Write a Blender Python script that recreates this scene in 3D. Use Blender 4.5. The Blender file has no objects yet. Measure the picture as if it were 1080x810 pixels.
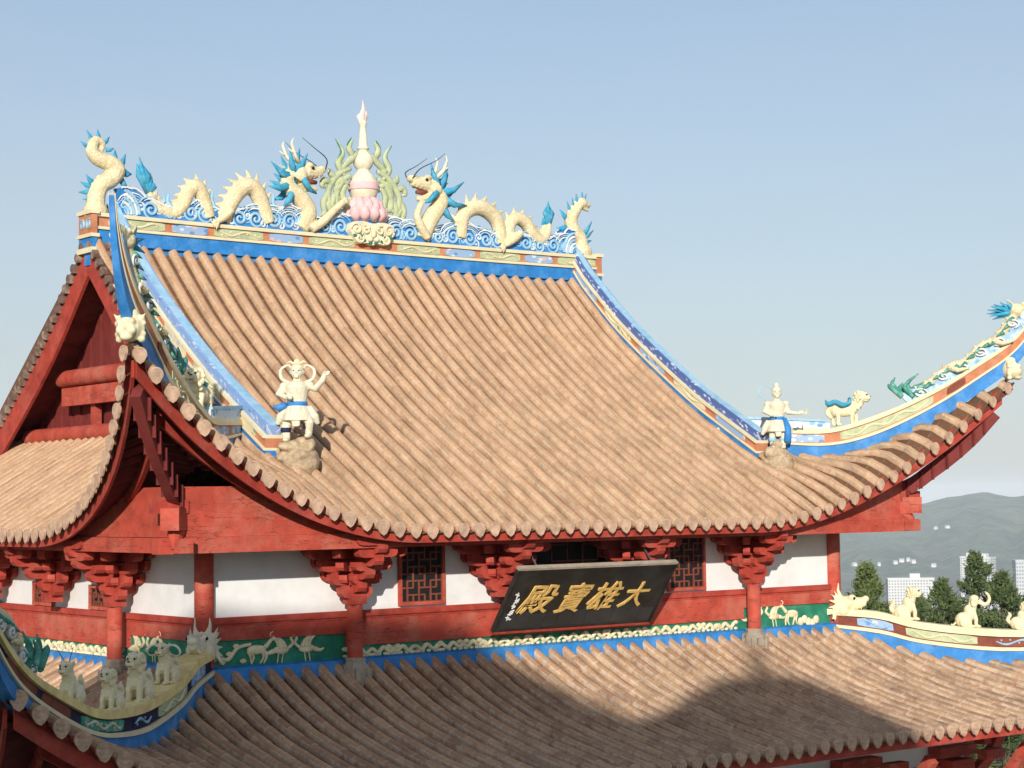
import bpy, math, random
import numpy as np
from mathutils import Vector, Matrix
R = math.radians
random.seed(7); np.random.seed(7)
S = bpy.context.scene
COL = S.collection

# ---------------------------------------------------------------- camera
cam_d = bpy.data.cameras.new("camera"); cam = bpy.data.objects.new("camera", cam_d); COL.objects.link(cam)
cr = Vector((0.78870173, -0.61461001, -0.01428692)); cf = Vector((0.61422702, 0.78680265, 0.06055379)); cu = cr.cross(cf)
cam.matrix_world = Matrix(((cr.x, cu.x, -cf.x, -19.93631), (cr.y, cu.y, -cf.y, -24.38456), (cr.z, cu.z, -cf.z, 1.60251), (0, 0, 0, 1)))
cam_d.sensor_width = 36; cam_d.lens = 2032.87 / 1080 * 36
cam_d.clip_start = 0.5; cam_d.clip_end = 60000
S.camera = cam
# ---------------------------------------------------------------- sky, sun, exposure
SUN_AZ = 41.0      # degrees to the left of the facade's outward normal
SUN_EL = 18.0
sun_dir = Vector((-math.sin(R(SUN_AZ)) * math.cos(R(SUN_EL)), -math.cos(R(SUN_AZ)) * math.cos(R(SUN_EL)), math.sin(R(SUN_EL))))
W = bpy.data.worlds.new("World"); S.world = W; W.use_nodes = True
nt = W.node_tree; bg = nt.nodes["Background"]
sky = nt.nodes.new("ShaderNodeTexSky"); sky.sky_type = 'NISHITA'; sky.sun_disc = False
sky.sun_elevation = R(SUN_EL); sky.sun_rotation = math.atan2(sun_dir.x, sun_dir.y)
sky.altitude = 300; sky.air_density = 1.0; sky.dust_density = 0.9; sky.ozone_density = 2.2
tcw = nt.nodes.new("ShaderNodeTexCoord"); mpw = nt.nodes.new("ShaderNodeMapping"); mpw.inputs["Scale"].default_value = (1.6, 1.6, 5)
nzw = nt.nodes.new("ShaderNodeTexNoise"); nzw.inputs["Scale"].default_value = 1.3; nzw.inputs["Detail"].default_value = 6; nzw.inputs["Roughness"].default_value = .55
mrw = nt.nodes.new("ShaderNodeMapRange"); mrw.inputs[1].default_value = .3; mrw.inputs[2].default_value = .75; mrw.inputs[3].default_value = -.10; mrw.inputs[4].default_value = .10
mxw = nt.nodes.new("ShaderNodeMixRGB"); mxw.inputs[2].default_value = (4.15, 4.5, 4.85, 1)     # thin high cloud veil in front of the clear sky
nt.links.new(tcw.outputs["Generated"], mpw.inputs[0]); nt.links.new(mpw.outputs[0], nzw.inputs["Vector"]); nt.links.new(nzw.outputs[0], mrw.inputs[0])
spw = nt.nodes.new("ShaderNodeSeparateXYZ"); nt.links.new(tcw.outputs["Generated"], spw.inputs[0]); elw = nt.nodes.new("ShaderNodeMapRange"); elw.interpolation_type = 'SMOOTHSTEP'
elw.inputs[1].default_value = -.02; elw.inputs[2].default_value = .38; elw.inputs[3].default_value = .78; elw.inputs[4].default_value = .34; nt.links.new(spw.outputs[2], elw.inputs[0])
adw = nt.nodes.new("ShaderNodeMath"); adw.operation = 'ADD'; adw.use_clamp = True; nt.links.new(elw.outputs[0], adw.inputs[0]); nt.links.new(mrw.outputs[0], adw.inputs[1]); nt.links.new(adw.outputs[0], mxw.inputs[0]); nt.links.new(sky.outputs[0], mxw.inputs[1]); nt.links.new(mxw.outputs[0], bg.inputs[0]); bg.inputs[1].default_value = 0.12
sl = bpy.data.lights.new("sun", 'SUN'); sl.energy = 4.3; sl.angle = R(0.6); sl.color = (1.0, 0.94, 0.86)
so = bpy.data.objects.new("sun", sl); COL.objects.link(so); so.rotation_euler = sun_dir.to_track_quat('Z', 'Y').to_euler()
S.view_settings.view_transform = 'Standard'; S.view_settings.look = 'None'; S.view_settings.gamma = 1
S.view_settings.exposure = 0.14
S.cycles.max_bounces = 6; S.cycles.volume_bounces = 0

# ---------------------------------------------------------------- materials
def M(name, col, rough=.75, var=.22, scale=5.0, bump=0.0, dirt=None, dscale=1.5, damt=.5, crack=None, metal=0, spec=.3):
    m = bpy.data.materials.new(name); m.use_nodes = True; t = m.node_tree; n = t.nodes; l = t.links
    b = n["Principled BSDF"]; b.inputs["Roughness"].default_value = rough; b.inputs["Metallic"].default_value = metal
    b.inputs["Specular IOR Level"].default_value = spec
    tc = n.new("ShaderNodeTexCoord"); no = n.new("ShaderNodeTexNoise"); no.inputs["Scale"].default_value = scale
    no.inputs["Detail"].default_value = 7; no.inputs["Roughness"].default_value = .65
    l.new(tc.outputs["Object"], no.inputs["Vector"])
    rp = n.new("ShaderNodeValToRGB"); e = rp.color_ramp.elements
    e[0].position = .3; e[1].position = .7
    e[0].color = (*[c * (1 - var) for c in col], 1); e[1].color = (*[min(1, c * (1 + var * .7)) for c in col], 1)
    l.new(no.outputs["Fac"], rp.inputs[0]); out = rp.outputs[0]
    if dirt:
        d = n.new("ShaderNodeTexNoise"); d.inputs["Scale"].default_value = dscale; d.inputs["Detail"].default_value = 9; d.inputs["Roughness"].default_value = .7
        l.new(tc.outputs["Object"], d.inputs["Vector"])
        r2 = n.new("ShaderNodeValToRGB"); r2.color_ramp.elements[0].position = .48; r2.color_ramp.elements[1].position = .68
        r2.color_ramp.elements[1].color = (damt, damt, damt, 1); l.new(d.outputs["Fac"], r2.inputs[0])
        mx = n.new("ShaderNodeMixRGB"); mx.inputs[2].default_value = (*dirt, 1); l.new(r2.outputs[0], mx.inputs[0]); l.new(out, mx.inputs[1]); out = mx.outputs[0]
    if crack:
        mp = n.new("ShaderNodeMapping"); mp.inputs["Scale"].default_value = crack; l.new(tc.outputs["Object"], mp.inputs[0])
        d = n.new("ShaderNodeTexNoise"); d.inputs["Scale"].default_value = 1; d.inputs["Detail"].default_value = 5; l.new(mp.outputs[0], d.inputs["Vector"])
        r2 = n.new("ShaderNodeValToRGB"); el = r2.color_ramp.elements; el[0].position = .492; el[0].color = (0, 0, 0, 1); el[1].position = .5; el[1].color = (.75, .75, .75, 1)
        q = el.new(.508); q.color = (0, 0, 0, 1); l.new(d.outputs["Fac"], r2.inputs[0])
        mx = n.new("ShaderNodeMixRGB"); mx.inputs[2].default_value = (.05, .02, .015, 1); l.new(r2.outputs[0], mx.inputs[0]); l.new(out, mx.inputs[1]); out = mx.outputs[0]
    l.new(out, b.inputs["Base Color"])
    if bump:
        bp = n.new("ShaderNodeBump"); bp.inputs["Strength"].default_value = bump; bp.inputs["Distance"].default_value = .02
        l.new(no.outputs["Fac"], bp.inputs["Height"]); l.new(bp.outputs[0], b.inputs["Normal"])
    return m

def tile_mat(name, tones, mortar, mort_amt, soot, soot_amt, joint=.3):
    m = bpy.data.materials.new(name); m.use_nodes = True; t = m.node_tree; n = t.nodes; l = t.links
    b = n["Principled BSDF"]; b.inputs["Roughness"].default_value = .8; b.inputs["Specular IOR Level"].default_value = .25
    def mth(op, a, c=None, c2=None):
        k = n.new("ShaderNodeMath"); k.operation = op
        for i, v in enumerate((a, c, c2)):
            if v is None: continue
            if isinstance(v, (int, float)): k.inputs[i].default_value = v
            else: l.new(v, k.inputs[i])
        return k.outputs[0]
    uv = n.new("ShaderNodeUVMap"); uv.uv_map = "UVMap"; sp = n.new("ShaderNodeSeparateXYZ"); l.new(uv.outputs[0], sp.inputs[0])
    u, v = sp.outputs[0], sp.outputs[1]
    fu, fv = mth('FLOOR', u), mth('FLOOR', v); ru, rv = mth('FRACT', u), mth('FRACT', v)
    cb = n.new("ShaderNodeCombineXYZ"); l.new(fu, cb.inputs[0]); l.new(fv, cb.inputs[1])
    wn = n.new("ShaderNodeTexWhiteNoise"); wn.noise_dimensions = '2D'; l.new(cb.outputs[0], wn.inputs[0])
    rp = n.new("ShaderNodeValToRGB"); rp.color_ramp.interpolation = 'LINEAR'; e = rp.color_ramp.elements
    e[0].color = (*tones[0], 1); e[1].color = (*tones[-1], 1)
    for i in range(1, len(tones) - 1):
        q = e.new(i / (len(tones) - 1)); q.color = (*tones[i], 1)
    l.new(wn.outputs[0], rp.inputs[0]); col = rp.outputs[0]
    tc = n.new("ShaderNodeTexCoord")
    fine = n.new("ShaderNodeTexNoise"); fine.inputs["Scale"].default_value = 26; fine.inputs["Detail"].default_value = 8; fine.inputs["Roughness"].default_value = .7
    l.new(tc.outputs["Object"], fine.inputs["Vector"])
    hv = n.new("ShaderNodeHueSaturation"); l.new(col, hv.inputs["Color"]); l.new(mth('MULTIPLY_ADD', fine.outputs[0], 1.1, .47), hv.inputs["Value"]); col = hv.outputs[0]
    # mortar: across the joints and along both edges of each barrel
    pn = n.new("ShaderNodeMixRGB"); pn.blend_type = 'MULTIPLY'; pn.inputs[2].default_value = (.30, .25, .23, 1); l.new(mth('GREATER_THAN', mth('ABSOLUTE', mth('SUBTRACT', ru, .5)), .264), pn.inputs[0]); l.new(col, pn.inputs[1]); col = pn.outputs[0]  # pan strips tinted dark: their own darker tile plus painted groove shade
    jv = mth('MINIMUM', rv, mth('SUBTRACT', 1.0, rv)); jl = mth('MULTIPLY', mth('LESS_THAN', jv, .035), joint)
    du = mth('ABSOLUTE', mth('SUBTRACT', ru, .5)); edge = mth('LESS_THAN', mth('ABSOLUTE', mth('SUBTRACT', du, .228)), .03)
    n2 = n.new("ShaderNodeTexNoise"); n2.inputs["Scale"].default_value = 9; n2.inputs["Detail"].default_value = 6; l.new(tc.outputs["Object"], n2.inputs["Vector"])
    br = n.new("ShaderNodeMapRange"); br.inputs[1].default_value = .32; br.inputs[2].default_value = .58; l.new(n2.outputs[0], br.inputs[0])
    fac = mth('MULTIPLY', mth('MULTIPLY', mth('MAXIMUM', jl, edge), br.outputs[0]), mort_amt)
    mx = n.new("ShaderNodeMixRGB"); mx.inputs[2].default_value = (*mortar, 1); l.new(fac, mx.inputs[0]); l.new(col, mx.inputs[1]); col = mx.outputs[0]
    # soot and lichen in streaks that run down the rows
    cb2 = n.new("ShaderNodeCombineXYZ"); l.new(mth('MULTIPLY', u, 1.0), cb2.inputs[0]); l.new(mth('MULTIPLY', v, .22), cb2.inputs[1])
    n3 = n.new("ShaderNodeTexNoise"); n3.inputs["Scale"].default_value = .55; n3.inputs["Detail"].default_value = 9; n3.inputs["Roughness"].default_value = .72; l.new(cb2.outputs[0], n3.inputs["Vector"])
    sr = n.new("ShaderNodeMapRange"); sr.inputs[1].default_value = .5; sr.inputs[2].default_value = .72; sr.inputs[4].default_value = soot_amt; l.new(n3.outputs[0], sr.inputs[0])
    mx = n.new("ShaderNodeMixRGB"); mx.inputs[2].default_value = (*soot, 1); l.new(sr.outputs[0], mx.inputs[0]); l.new(col, mx.inputs[1]); col = mx.outputs[0]
    l.new(col, b.inputs["Base Color"])
    bp = n.new("ShaderNodeBump"); bp.inputs["Strength"].default_value = .35; bp.inputs["Distance"].default_value = .02
    l.new(fine.outputs[0], bp.inputs["Height"]); l.new(bp.outputs[0], b.inputs["Normal"])
    return m

def uvpaint(name, base, spots, scale=(6, 14), thr=.35, rough=.6):
    """painted band: little coloured motifs laid out along the band's own length (UV)"""
    m = bpy.data.materials.new(name); m.use_nodes = True; t = m.node_tree; n = t.nodes; l = t.links
    b = n["Principled BSDF"]; b.inputs["Roughness"].default_value = rough
    uv = n.new("ShaderNodeUVMap"); uv.uv_map = "UVMap"; mp = n.new("ShaderNodeMapping"); mp.inputs["Scale"].default_value = (scale[0], scale[1], 1)
    l.new(uv.outputs[0], mp.inputs[0])
    vo = n.new("ShaderNodeTexVoronoi"); vo.inputs["Scale"].default_value = 1; l.new(mp.outputs[0], vo.inputs["Vector"])
    rp = n.new("ShaderNodeValToRGB"); rp.color_ramp.interpolation = 'CONSTANT'; e = rp.color_ramp.elements
    e[0].color = (*spots[0], 1); e[1].color = (*spots[-1], 1); e[1].position = (len(spots) - 1) / len(spots)
    for i in range(1, len(spots) - 1):
        q = e.new(i / len(spots)); q.color = (*spots[i], 1)
    sx = n.new("ShaderNodeSeparateXYZ"); l.new(vo.outputs["Color"], sx.inputs[0]); l.new(sx.outputs[0], rp.inputs[0])
    th = n.new("ShaderNodeMapRange"); th.inputs[1].default_value = thr; th.inputs[2].default_value = thr + .08; l.new(vo.outputs["Distance"], th.inputs[0])
    mx = n.new("ShaderNodeMixRGB"); mx.inputs[2].default_value = (*base, 1); l.new(th.outputs[0], mx.inputs[0]); l.new(rp.outputs[0], mx.inputs[1])
    l.new(mx.outputs[0], b.inputs["Base Color"])
    return m

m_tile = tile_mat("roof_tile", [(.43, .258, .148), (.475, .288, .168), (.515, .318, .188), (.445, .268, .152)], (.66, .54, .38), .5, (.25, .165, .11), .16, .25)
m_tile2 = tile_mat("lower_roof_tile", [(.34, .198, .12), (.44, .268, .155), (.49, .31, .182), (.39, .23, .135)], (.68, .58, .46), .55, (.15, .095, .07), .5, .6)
m_cap = M("eave_tile_end", (.56, .37, .25), var=.35, scale=9, bump=.3, dirt=(.3, .2, .15), damt=.6, dscale=4)
m_verge = M("weathered_verge_tile", (.17, .105, .08), var=.5, scale=9, bump=.3, dirt=(.5, .4, .3), damt=.7, dscale=5)
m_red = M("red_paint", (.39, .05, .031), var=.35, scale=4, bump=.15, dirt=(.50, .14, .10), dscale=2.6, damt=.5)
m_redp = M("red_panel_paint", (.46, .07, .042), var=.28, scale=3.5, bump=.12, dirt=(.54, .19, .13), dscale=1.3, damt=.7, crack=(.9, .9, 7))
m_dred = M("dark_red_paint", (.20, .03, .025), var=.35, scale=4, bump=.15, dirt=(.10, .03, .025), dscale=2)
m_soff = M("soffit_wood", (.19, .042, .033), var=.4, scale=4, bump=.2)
m_white = M("white_plaster", (.78, .78, .76), var=.06, scale=2, bump=.05, dirt=(.6, .58, .53), dscale=1.1, damt=.5, rough=.9)
m_blue = M("blue_paint", (.03, .21, .54), var=.25, scale=4, bump=.1, dirt=(.16, .34, .58), dscale=2, damt=.5, rough=.6)
m_lblue = M("light_blue_paint", (.30, .52, .68), var=.2, scale=7, dirt=(.55, .66, .72), dscale=3)
m_teal = M("teal_blue_paint", (.045, .32, .50), var=.35, scale=9, dirt=(.25, .55, .65), dscale=5, damt=.5)
m_cream = M("cream_paint", (.76, .67, .44), var=.16, scale=5, dirt=(.6, .43, .25), dscale=2.5, damt=.4)
m_stat = M("cream_statue", (.80, .72, .47), var=.22, scale=7, bump=.25, dirt=(.45, .33, .16), dscale=4, damt=.6)
def scaly(m, line, sc=16):
    """painted scale outlines and their relief over a statue's paint"""
    t = m.node_tree; n = t.nodes; l = t.links; b = n["Principled BSDF"]; tc = n.new("ShaderNodeTexCoord"); vo = n.new("ShaderNodeTexVoronoi"); vo.feature = 'DISTANCE_TO_EDGE'; vo.inputs["Scale"].default_value = sc
    l.new(tc.outputs["Object"], vo.inputs["Vector"]); r = n.new("ShaderNodeMapRange"); r.inputs[1].default_value = .03; r.inputs[2].default_value = .14; r.inputs[3].default_value = .55; r.inputs[4].default_value = 0; l.new(vo.outputs[0], r.inputs[0])
    src = b.inputs["Base Color"].links[0].from_socket; mx = n.new("ShaderNodeMixRGB"); mx.inputs[2].default_value = (*line, 1); l.new(r.outputs[0], mx.inputs[0]); l.new(src, mx.inputs[1]); l.new(mx.outputs[0], b.inputs["Base Color"])
    bp = n.new("ShaderNodeBump"); bp.inputs["Strength"].default_value = .5; bp.inputs["Distance"].default_value = .02; l.new(vo.outputs[0], bp.inputs["Height"]); l.new(bp.outputs[0], b.inputs["Normal"]); return m
m_scale = scaly(M("scaled_cream_statue", (.78, .70, .46), var=.2, scale=7, dirt=(.5, .38, .2), dscale=4, damt=.5), (.58, .40, .18))
m_statp = M("pale_statue", (.76, .71, .53), var=.15, scale=8, bump=.2, dirt=(.5, .42, .3), dscale=5, damt=.5)
m_yel = M("ochre_trim", (.90, .70, .30), var=.18, scale=5, dirt=(.5, .35, .16), dscale=2)
m_green = M("green_paint", (.02, .20, .115), var=.3, scale=4, dirt=(.10, .34, .22), dscale=2, damt=.5)
m_pgreen = M("pale_green_paint", (.45, .50, .29), var=.25, scale=6, dirt=(.55, .58, .42), dscale=4)
m_sgreen = M("sea_green_paint", (.06, .30, .22), var=.45, scale=9, dirt=(.45, .60, .50), dscale=6, damt=.7)
m_pink = M("pink_paint", (.76, .48, .48), var=.2, scale=6, dirt=(.78, .6, .55), dscale=4)
m_orange = M("terracotta_paint", (.52, .20, .10), var=.25, scale=5, dirt=(.62, .36, .2), dscale=3)
m_brown = M("brown_paint", (.22, .06, .035), var=.3, scale=5)
m_navy = M("navy_paint", (.015, .02, .06), var=.4, scale=6)
m_black = M("black_lacquer", (.016, .017, .016), rough=.38, var=.5, scale=3, bump=.1, dirt=(.05, .05, .045), dscale=1.5, damt=.5)
m_gold = M("gold_leaf", (.72, .46, .14), rough=.5, var=.25, scale=12)
m_bwhite = M("white_edge_paint", (.74, .74, .72), var=.08)
m_stone = M("grey_stone", (.42, .35, .27), var=.35, scale=8, bump=.4, dirt=(.2, .15, .1), dscale=4)
m_rock = M("ochre_rock", (.50, .38, .24), var=.4, scale=9, bump=.5, dirt=(.22, .13, .09), dscale=6, damt=.8)
m_dark = M("dark_interior", (.012, .011, .012), var=.3)
m_wire = M("dark_wire", (.08, .08, .09), var=.2)
m_lattice_band = uvpaint("navy_lattice_band", (.08, .13, .32), [(.45, .5, .68), (.3, .36, .6), (.55, .58, .72)], (9, 14), .3)
m_lil_band = uvpaint("lilac_band", (.22, .34, .58), [(.45, .5, .68), (.14, .24, .5), (.5, .55, .7)], (9, 14), .3)
m_floral = uvpaint("painted_floral_panel", (.70, .62, .42), [(.2, .36, .2), (.72, .45, .32), (.36, .5, .66), (.45, .5, .28), (.75, .7, .5)], (7, 12), .32)
m_bluep = uvpaint("painted_blue_panel", (.28, .42, .62), [(.7, .6, .5), (.12, .26, .52), (.72, .42, .34), (.62, .66, .7)], (7, 12), .34)
m_bwpat2 = M("blue_white_cloud", (.30, .48, .66), var=.5, scale=9, dirt=(.78, .8, .8), dscale=7, damt=.9)
m_bwpat = uvpaint("blue_white_pattern", (.62, .70, .78), [(.1, .28, .55), (.25, .45, .68), (.7, .72, .75)], (6, 10), .36)

# ---------------------------------------------------------------- mesh helpers
class MB:
    def __init__(s): s.v = []; s.f = []; s.m = []; s.uv = []; s.hasuv = False
    def add(s, verts, faces, mat=0, uv=None):
        o = len(s.v); s.v.extend([tuple(p) for p in verts]); s.f.extend([tuple(i + o for i in f) for f in faces]); s.m.extend([mat] * len(faces))
        if uv is not None: s.hasuv = True; s.uv.extend(uv)
        else: s.uv.extend([(0, 0)] * len(verts))
        return s
    def box(s, c, d, mat=0, rot=None):
        x, y, z = d[0] / 2, d[1] / 2, d[2] / 2; c = Vector(c)
        vs = [Vector((a * x, b * y, e * z)) for a, b, e in ((-1, -1, -1), (1, -1, -1), (1, 1, -1), (-1, 1, -1), (-1, -1, 1), (1, -1, 1), (1, 1, 1), (-1, 1, 1))]
        if rot is not None: vs = [rot @ q for q in vs]
        return s.add([c + q for q in vs], [(0, 3, 2, 1), (4, 5, 6, 7), (0, 1, 5, 4), (1, 2, 6, 5), (2, 3, 7, 6), (3, 0, 4, 7)], mat)
    def hexa(s, b4, t4, mat=0):
        return s.add(list(b4) + list(t4), [(0, 3, 2, 1), (4, 5, 6, 7), (0, 1, 5, 4), (1, 2, 6, 5), (2, 3, 7, 6), (3, 0, 4, 7)], mat)
    def bar(s, p, q, w, h, mat=0, up=(0, 0, 1)):
        p, q = Vector(p), Vector(q); d = (q - p).normalized(); u = Vector(up); r = d.cross(u).normalized() * (w / 2); u = r.cross(d).normalized() * (h / 2)
        return s.hexa([p - r - u, p + r - u, q + r - u, q - r - u], [p - r + u, p + r + u, q + r + u, q - r + u], mat)
    def tube(s, pts, rad, n=8, mat=0, flat=None, caps=True):
        pts = [Vector(p) for p in pts]; k = len(pts)
        if isinstance(rad, (int, float)): rad = [rad] * k
        elif len(rad) != k: rad = list(np.interp(np.linspace(0, 1, k), np.linspace(0, 1, len(rad)), rad))
        up = None; vs = []
        for i, p in enumerate(pts):
            d = (pts[min(i + 1, k - 1)] - pts[max(i - 1, 0)])
            d = d.normalized() if d.length > 1e-9 else Vector((0, 0, 1))
            if up is None:
                a = Vector((0, 1, 0)) if abs(d.y) < .9 else Vector((1, 0, 0)); up = (a - d * a.dot(d)).normalized()
            else:
                up = up - d * up.dot(d); up = up.normalized() if up.length > 1e-6 else d.orthogonal().normalized()
            r = d.cross(up)
            for j in range(n):
                t = 2 * math.pi * j / n; q = (up * math.cos(t) + r * math.sin(t)) * rad[i]
                if flat: q = Vector((q.x * flat[0], q.y * flat[1], q.z * flat[2]))
                vs.append(p + q)
        fs = [(i * n + j, i * n + (j + 1) % n, (i + 1) * n + (j + 1) % n, (i + 1) * n + j) for i in range(k - 1) for j in range(n)]
        if caps: fs += [tuple(range(n))[::-1], tuple(range((k - 1) * n, k * n))]
        return s.add(vs, fs, mat)
    def ell(s, c, r, mat=0, rot=None, n=12, m=8):
        if isinstance(r, (int, float)): r = (r, r, r)
        c = Vector(c); vs = []
        for i in range(m + 1):
            a = math.pi * i / m
            for j in range(n):
                b = 2 * math.pi * j / n; q = Vector((r[0] * math.sin(a) * math.cos(b), r[1] * math.sin(a) * math.sin(b), r[2] * math.cos(a)))
                if rot is not None: q = rot @ q
                vs.append(c + q)
        return s.add(vs, [(i * n + j, (i + 1) * n + j, (i + 1) * n + (j + 1) % n, i * n + (j + 1) % n) for i in range(m) for j in range(n)], mat)
    def lathe(s, prof, c=(0, 0, 0), n=24, mat=0):
        c = Vector(c); vs = [c + Vector((r * math.cos(2 * math.pi * j / n), r * math.sin(2 * math.pi * j / n), z)) for r, z in prof for j in range(n)]
        k = len(prof); fs = [(i * n + j, i * n + (j + 1) % n, (i + 1) * n + (j + 1) % n, (i + 1) * n + j) for i in range(k - 1) for j in range(n)]
        fs += [tuple(range(n))[::-1], tuple(range((k - 1) * n, k * n))]
        return s.add(vs, fs, mat)
    def prism(s, outline, fn, d0, d1, mat=0):
        """2D outline -> fn(u, v, d) point; extruded from d0 to d1"""
        k = len(outline); vs = [fn(u, v, d0) for u, v in outline] + [fn(u, v, d1) for u, v in outline]
        fs = [tuple(range(k))[::-1], tuple(range(k, 2 * k))] + [(i, (i + 1) % k, (i + 1) % k + k, i + k) for i in range(k)]
        return s.add(vs, fs, mat)
    def spike(s, base, tip, r, mat=0, n=5, flat=None):
        base, tip = Vector(base), Vector(tip); mid = base.lerp(tip, .5)
        return s.tube([base, mid, tip], [r, r * .62, r * .05], n, mat, flat)

def make_mesh(name, mb, mats, smooth=False):
    me = bpy.data.meshes.new(name); me.from_pydata(mb.v, [], mb.f)
    for m in (mats if isinstance(mats, (list, tuple)) else [mats]): me.materials.append(m)
    if max(mb.m or [0]) > 0: me.polygons.foreach_set("material_index", mb.m)
    if mb.hasuv:
        ul = me.uv_layers.new(name="UVMap"); li = np.zeros(len(me.loops), dtype=np.int32); me.loops.foreach_get("vertex_index", li)
        ul.data.foreach_set("uv", np.array(mb.uv, dtype=np.float32)[li].ravel())
    if smooth is True: me.polygons.foreach_set("use_smooth", [True] * len(me.polygons))
    me.update(); return me
def link(name, me, parent=None):
    o = bpy.data.objects.new(name, me); COL.objects.link(o)
    if parent is not None: o.parent = parent
    return o
def obj(name, mb, mats, parent=None, smooth=False):
    o = link(name, make_mesh(name, mb, mats, smooth), parent)
    if smooth == 'auto':
        me = o.data; me.polygons.foreach_set("use_smooth", [True] * len(me.polygons)); me.set_sharp_from_angle(angle=R(40))
    return o
def fuse(name, mb, mats, parent=None, voxel=.02, it=2):
    """one continuous sculpted surface out of overlapping volumes"""
    me = make_mesh(name, mb, mats); t = bpy.data.objects.new("tmp", me); COL.objects.link(t)
    r = t.modifiers.new("r", 'REMESH'); r.mode = 'VOXEL'; r.voxel_size = voxel; r.use_smooth_shade = True
    if it:
        q = t.modifiers.new("s", 'SMOOTH'); q.iterations = it; q.factor = .5
    dg = bpy.context.evaluated_depsgraph_get(); dg.update()
    nm = bpy.data.meshes.new_from_object(t.evaluated_get(dg)); nm.name = name
    nm.materials.clear(); nm.materials.append(mats if not isinstance(mats, (list, tuple)) else mats[0])
    bpy.data.objects.remove(t); bpy.data.meshes.remove(me)
    nm.polygons.foreach_set("use_smooth", [True] * len(nm.polygons))
    return link(name, nm, parent)
def tag(o, label, cat=None, group=None, kind=None):
    o['label'] = label
    if cat: o['category'] = cat
    if group: o['group'] = group
    if kind: o['kind'] = kind
    return o
def thing(name, label, cat, loc=(0, 0, 0), rz=0, group=None):
    o = bpy.data.objects.new(name, None); COL.objects.link(o); o.location = loc; o.rotation_euler = (0, 0, rz); o.empty_display_size = .3
    return tag(o, label, cat, group)
def dup(root, loc, rz=0, label=None, scale=1):
    r = root.copy(); COL.objects.link(r); r.location = loc; r.rotation_euler = (0, 0, rz); r.scale = (scale,) * 3
    if label: r['label'] = label
    for ch in list(root.children):
        c = ch.copy(); COL.objects.link(c); c.parent = r
        for g in ch.children:
            d = g.copy(); COL.objects.link(d); d.parent = c
    return r
def smooth_path(pts, n=6):
    """Catmull-Rom through the points (tuples of any dimension)"""
    P = [np.array(p, float) for p in pts]; P = [2 * P[0] - P[1]] + P + [2 * P[-1] - P[-2]]; out = []
    for i in range(1, len(P) - 2):
        for j in range(n):
            t = j / n; a, b, c, d = P[i - 1:i + 3]
            out.append(.5 * (2 * b + (c - a) * t + (2 * a - 5 * b + 4 * c - d) * t * t + (3 * b - a - 3 * c + d) * t ** 3))
    out.append(P[-2]); return [tuple(q) for q in out]
def spiral(c, r, turns, a0=0, dirn=1, n=26, r1=.12):
    return [(c[0] + (r * (1 - t) + r * r1 * t) * math.cos(a0 + dirn * turns * 2 * math.pi * t), c[1] + (r * (1 - t) + r * r1 * t) * math.sin(a0 + dirn * turns * 2 * math.pi * t)) for t in [i / n for i in range(n + 1)]]

# ---------------------------------------------------------------- roof surfaces
def sstep(a, b, x): t = np.clip((x - a) / (b - a), 0, 1); return t * t * (3 - 2 * t)
def pchip(xs, ys):
    xs, ys = np.array(xs, float), np.array(ys, float)
    xx = np.linspace(xs[0], xs[-1], 400); yy = np.interp(xx, xs, ys); k = np.ones(31) / 31
    pad = np.concatenate([yy[0] + (yy[1] - yy[0]) * np.arange(-15, 0), yy, yy[-1] + (yy[-1] - yy[-2]) * np.arange(1, 16)])
    ys2 = np.convolve(pad, k, 'valid'); return lambda s: np.interp(s, xx, ys2)
UP = dict(e0=1.34, fl=1.1, k0=-2.5, kw=4.94, L=2.5, lk=-3.0, lw=5.4, lp=1.9, f0=.2, f1=2.2, corner=2.44,
          P=pchip([0, 1.8, 2.46, 3.23, 4.1, 4.85, 5.53, 6.27, 6.89, 7.1], [1.2, 2.27, 2.65, 3.1, 3.7, 4.25, 4.78, 5.47, 6.08, 6.29]))
LO = dict(e0=4.4, fl=1.0, k0=.5, kw=4.9, L=2.0, lk=-.2, lw=5.7, lp=2.0, f0=.5, f1=4.5, corner=5.4,
          P=pchip([0, 1.4, 2.4, 3.2, 3.8, 4.25, 4.6], [-2.1, -1.84, -1.60, -1.33, -1.06, -.84, -.66]))
def eave(p, k): return p['e0'] + p['fl'] * np.maximum(0, (k - p['k0']) / p['kw']) ** 2
def lift(p, k): return p['L'] * np.maximum(0, (k - p['lk']) / p['lw']) ** p['lp']
def surf(p, k, s): return p['P'](s) + lift(p, k) * (1 - sstep(p['f0'], p['f1'], s))
HX, HY, YC = 6.5, 5.6, 5.6       # half length, half depth, centre line
def wmap(side):
    if side == 'front': return lambda a, o, z: (a, -o, z)
    if side == 'back': return lambda a, o, z: (-a, 2 * YC + o, z)
    if side == 'left': return lambda a, o, z: (-HX - o, YC - a, z)
    return lambda a, o, z: (HX + o, YC + a, z)
def half(side): return HX if side in ('front', 'back') else HY
PITCH, TL, RB = .29, .30, .073
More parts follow.
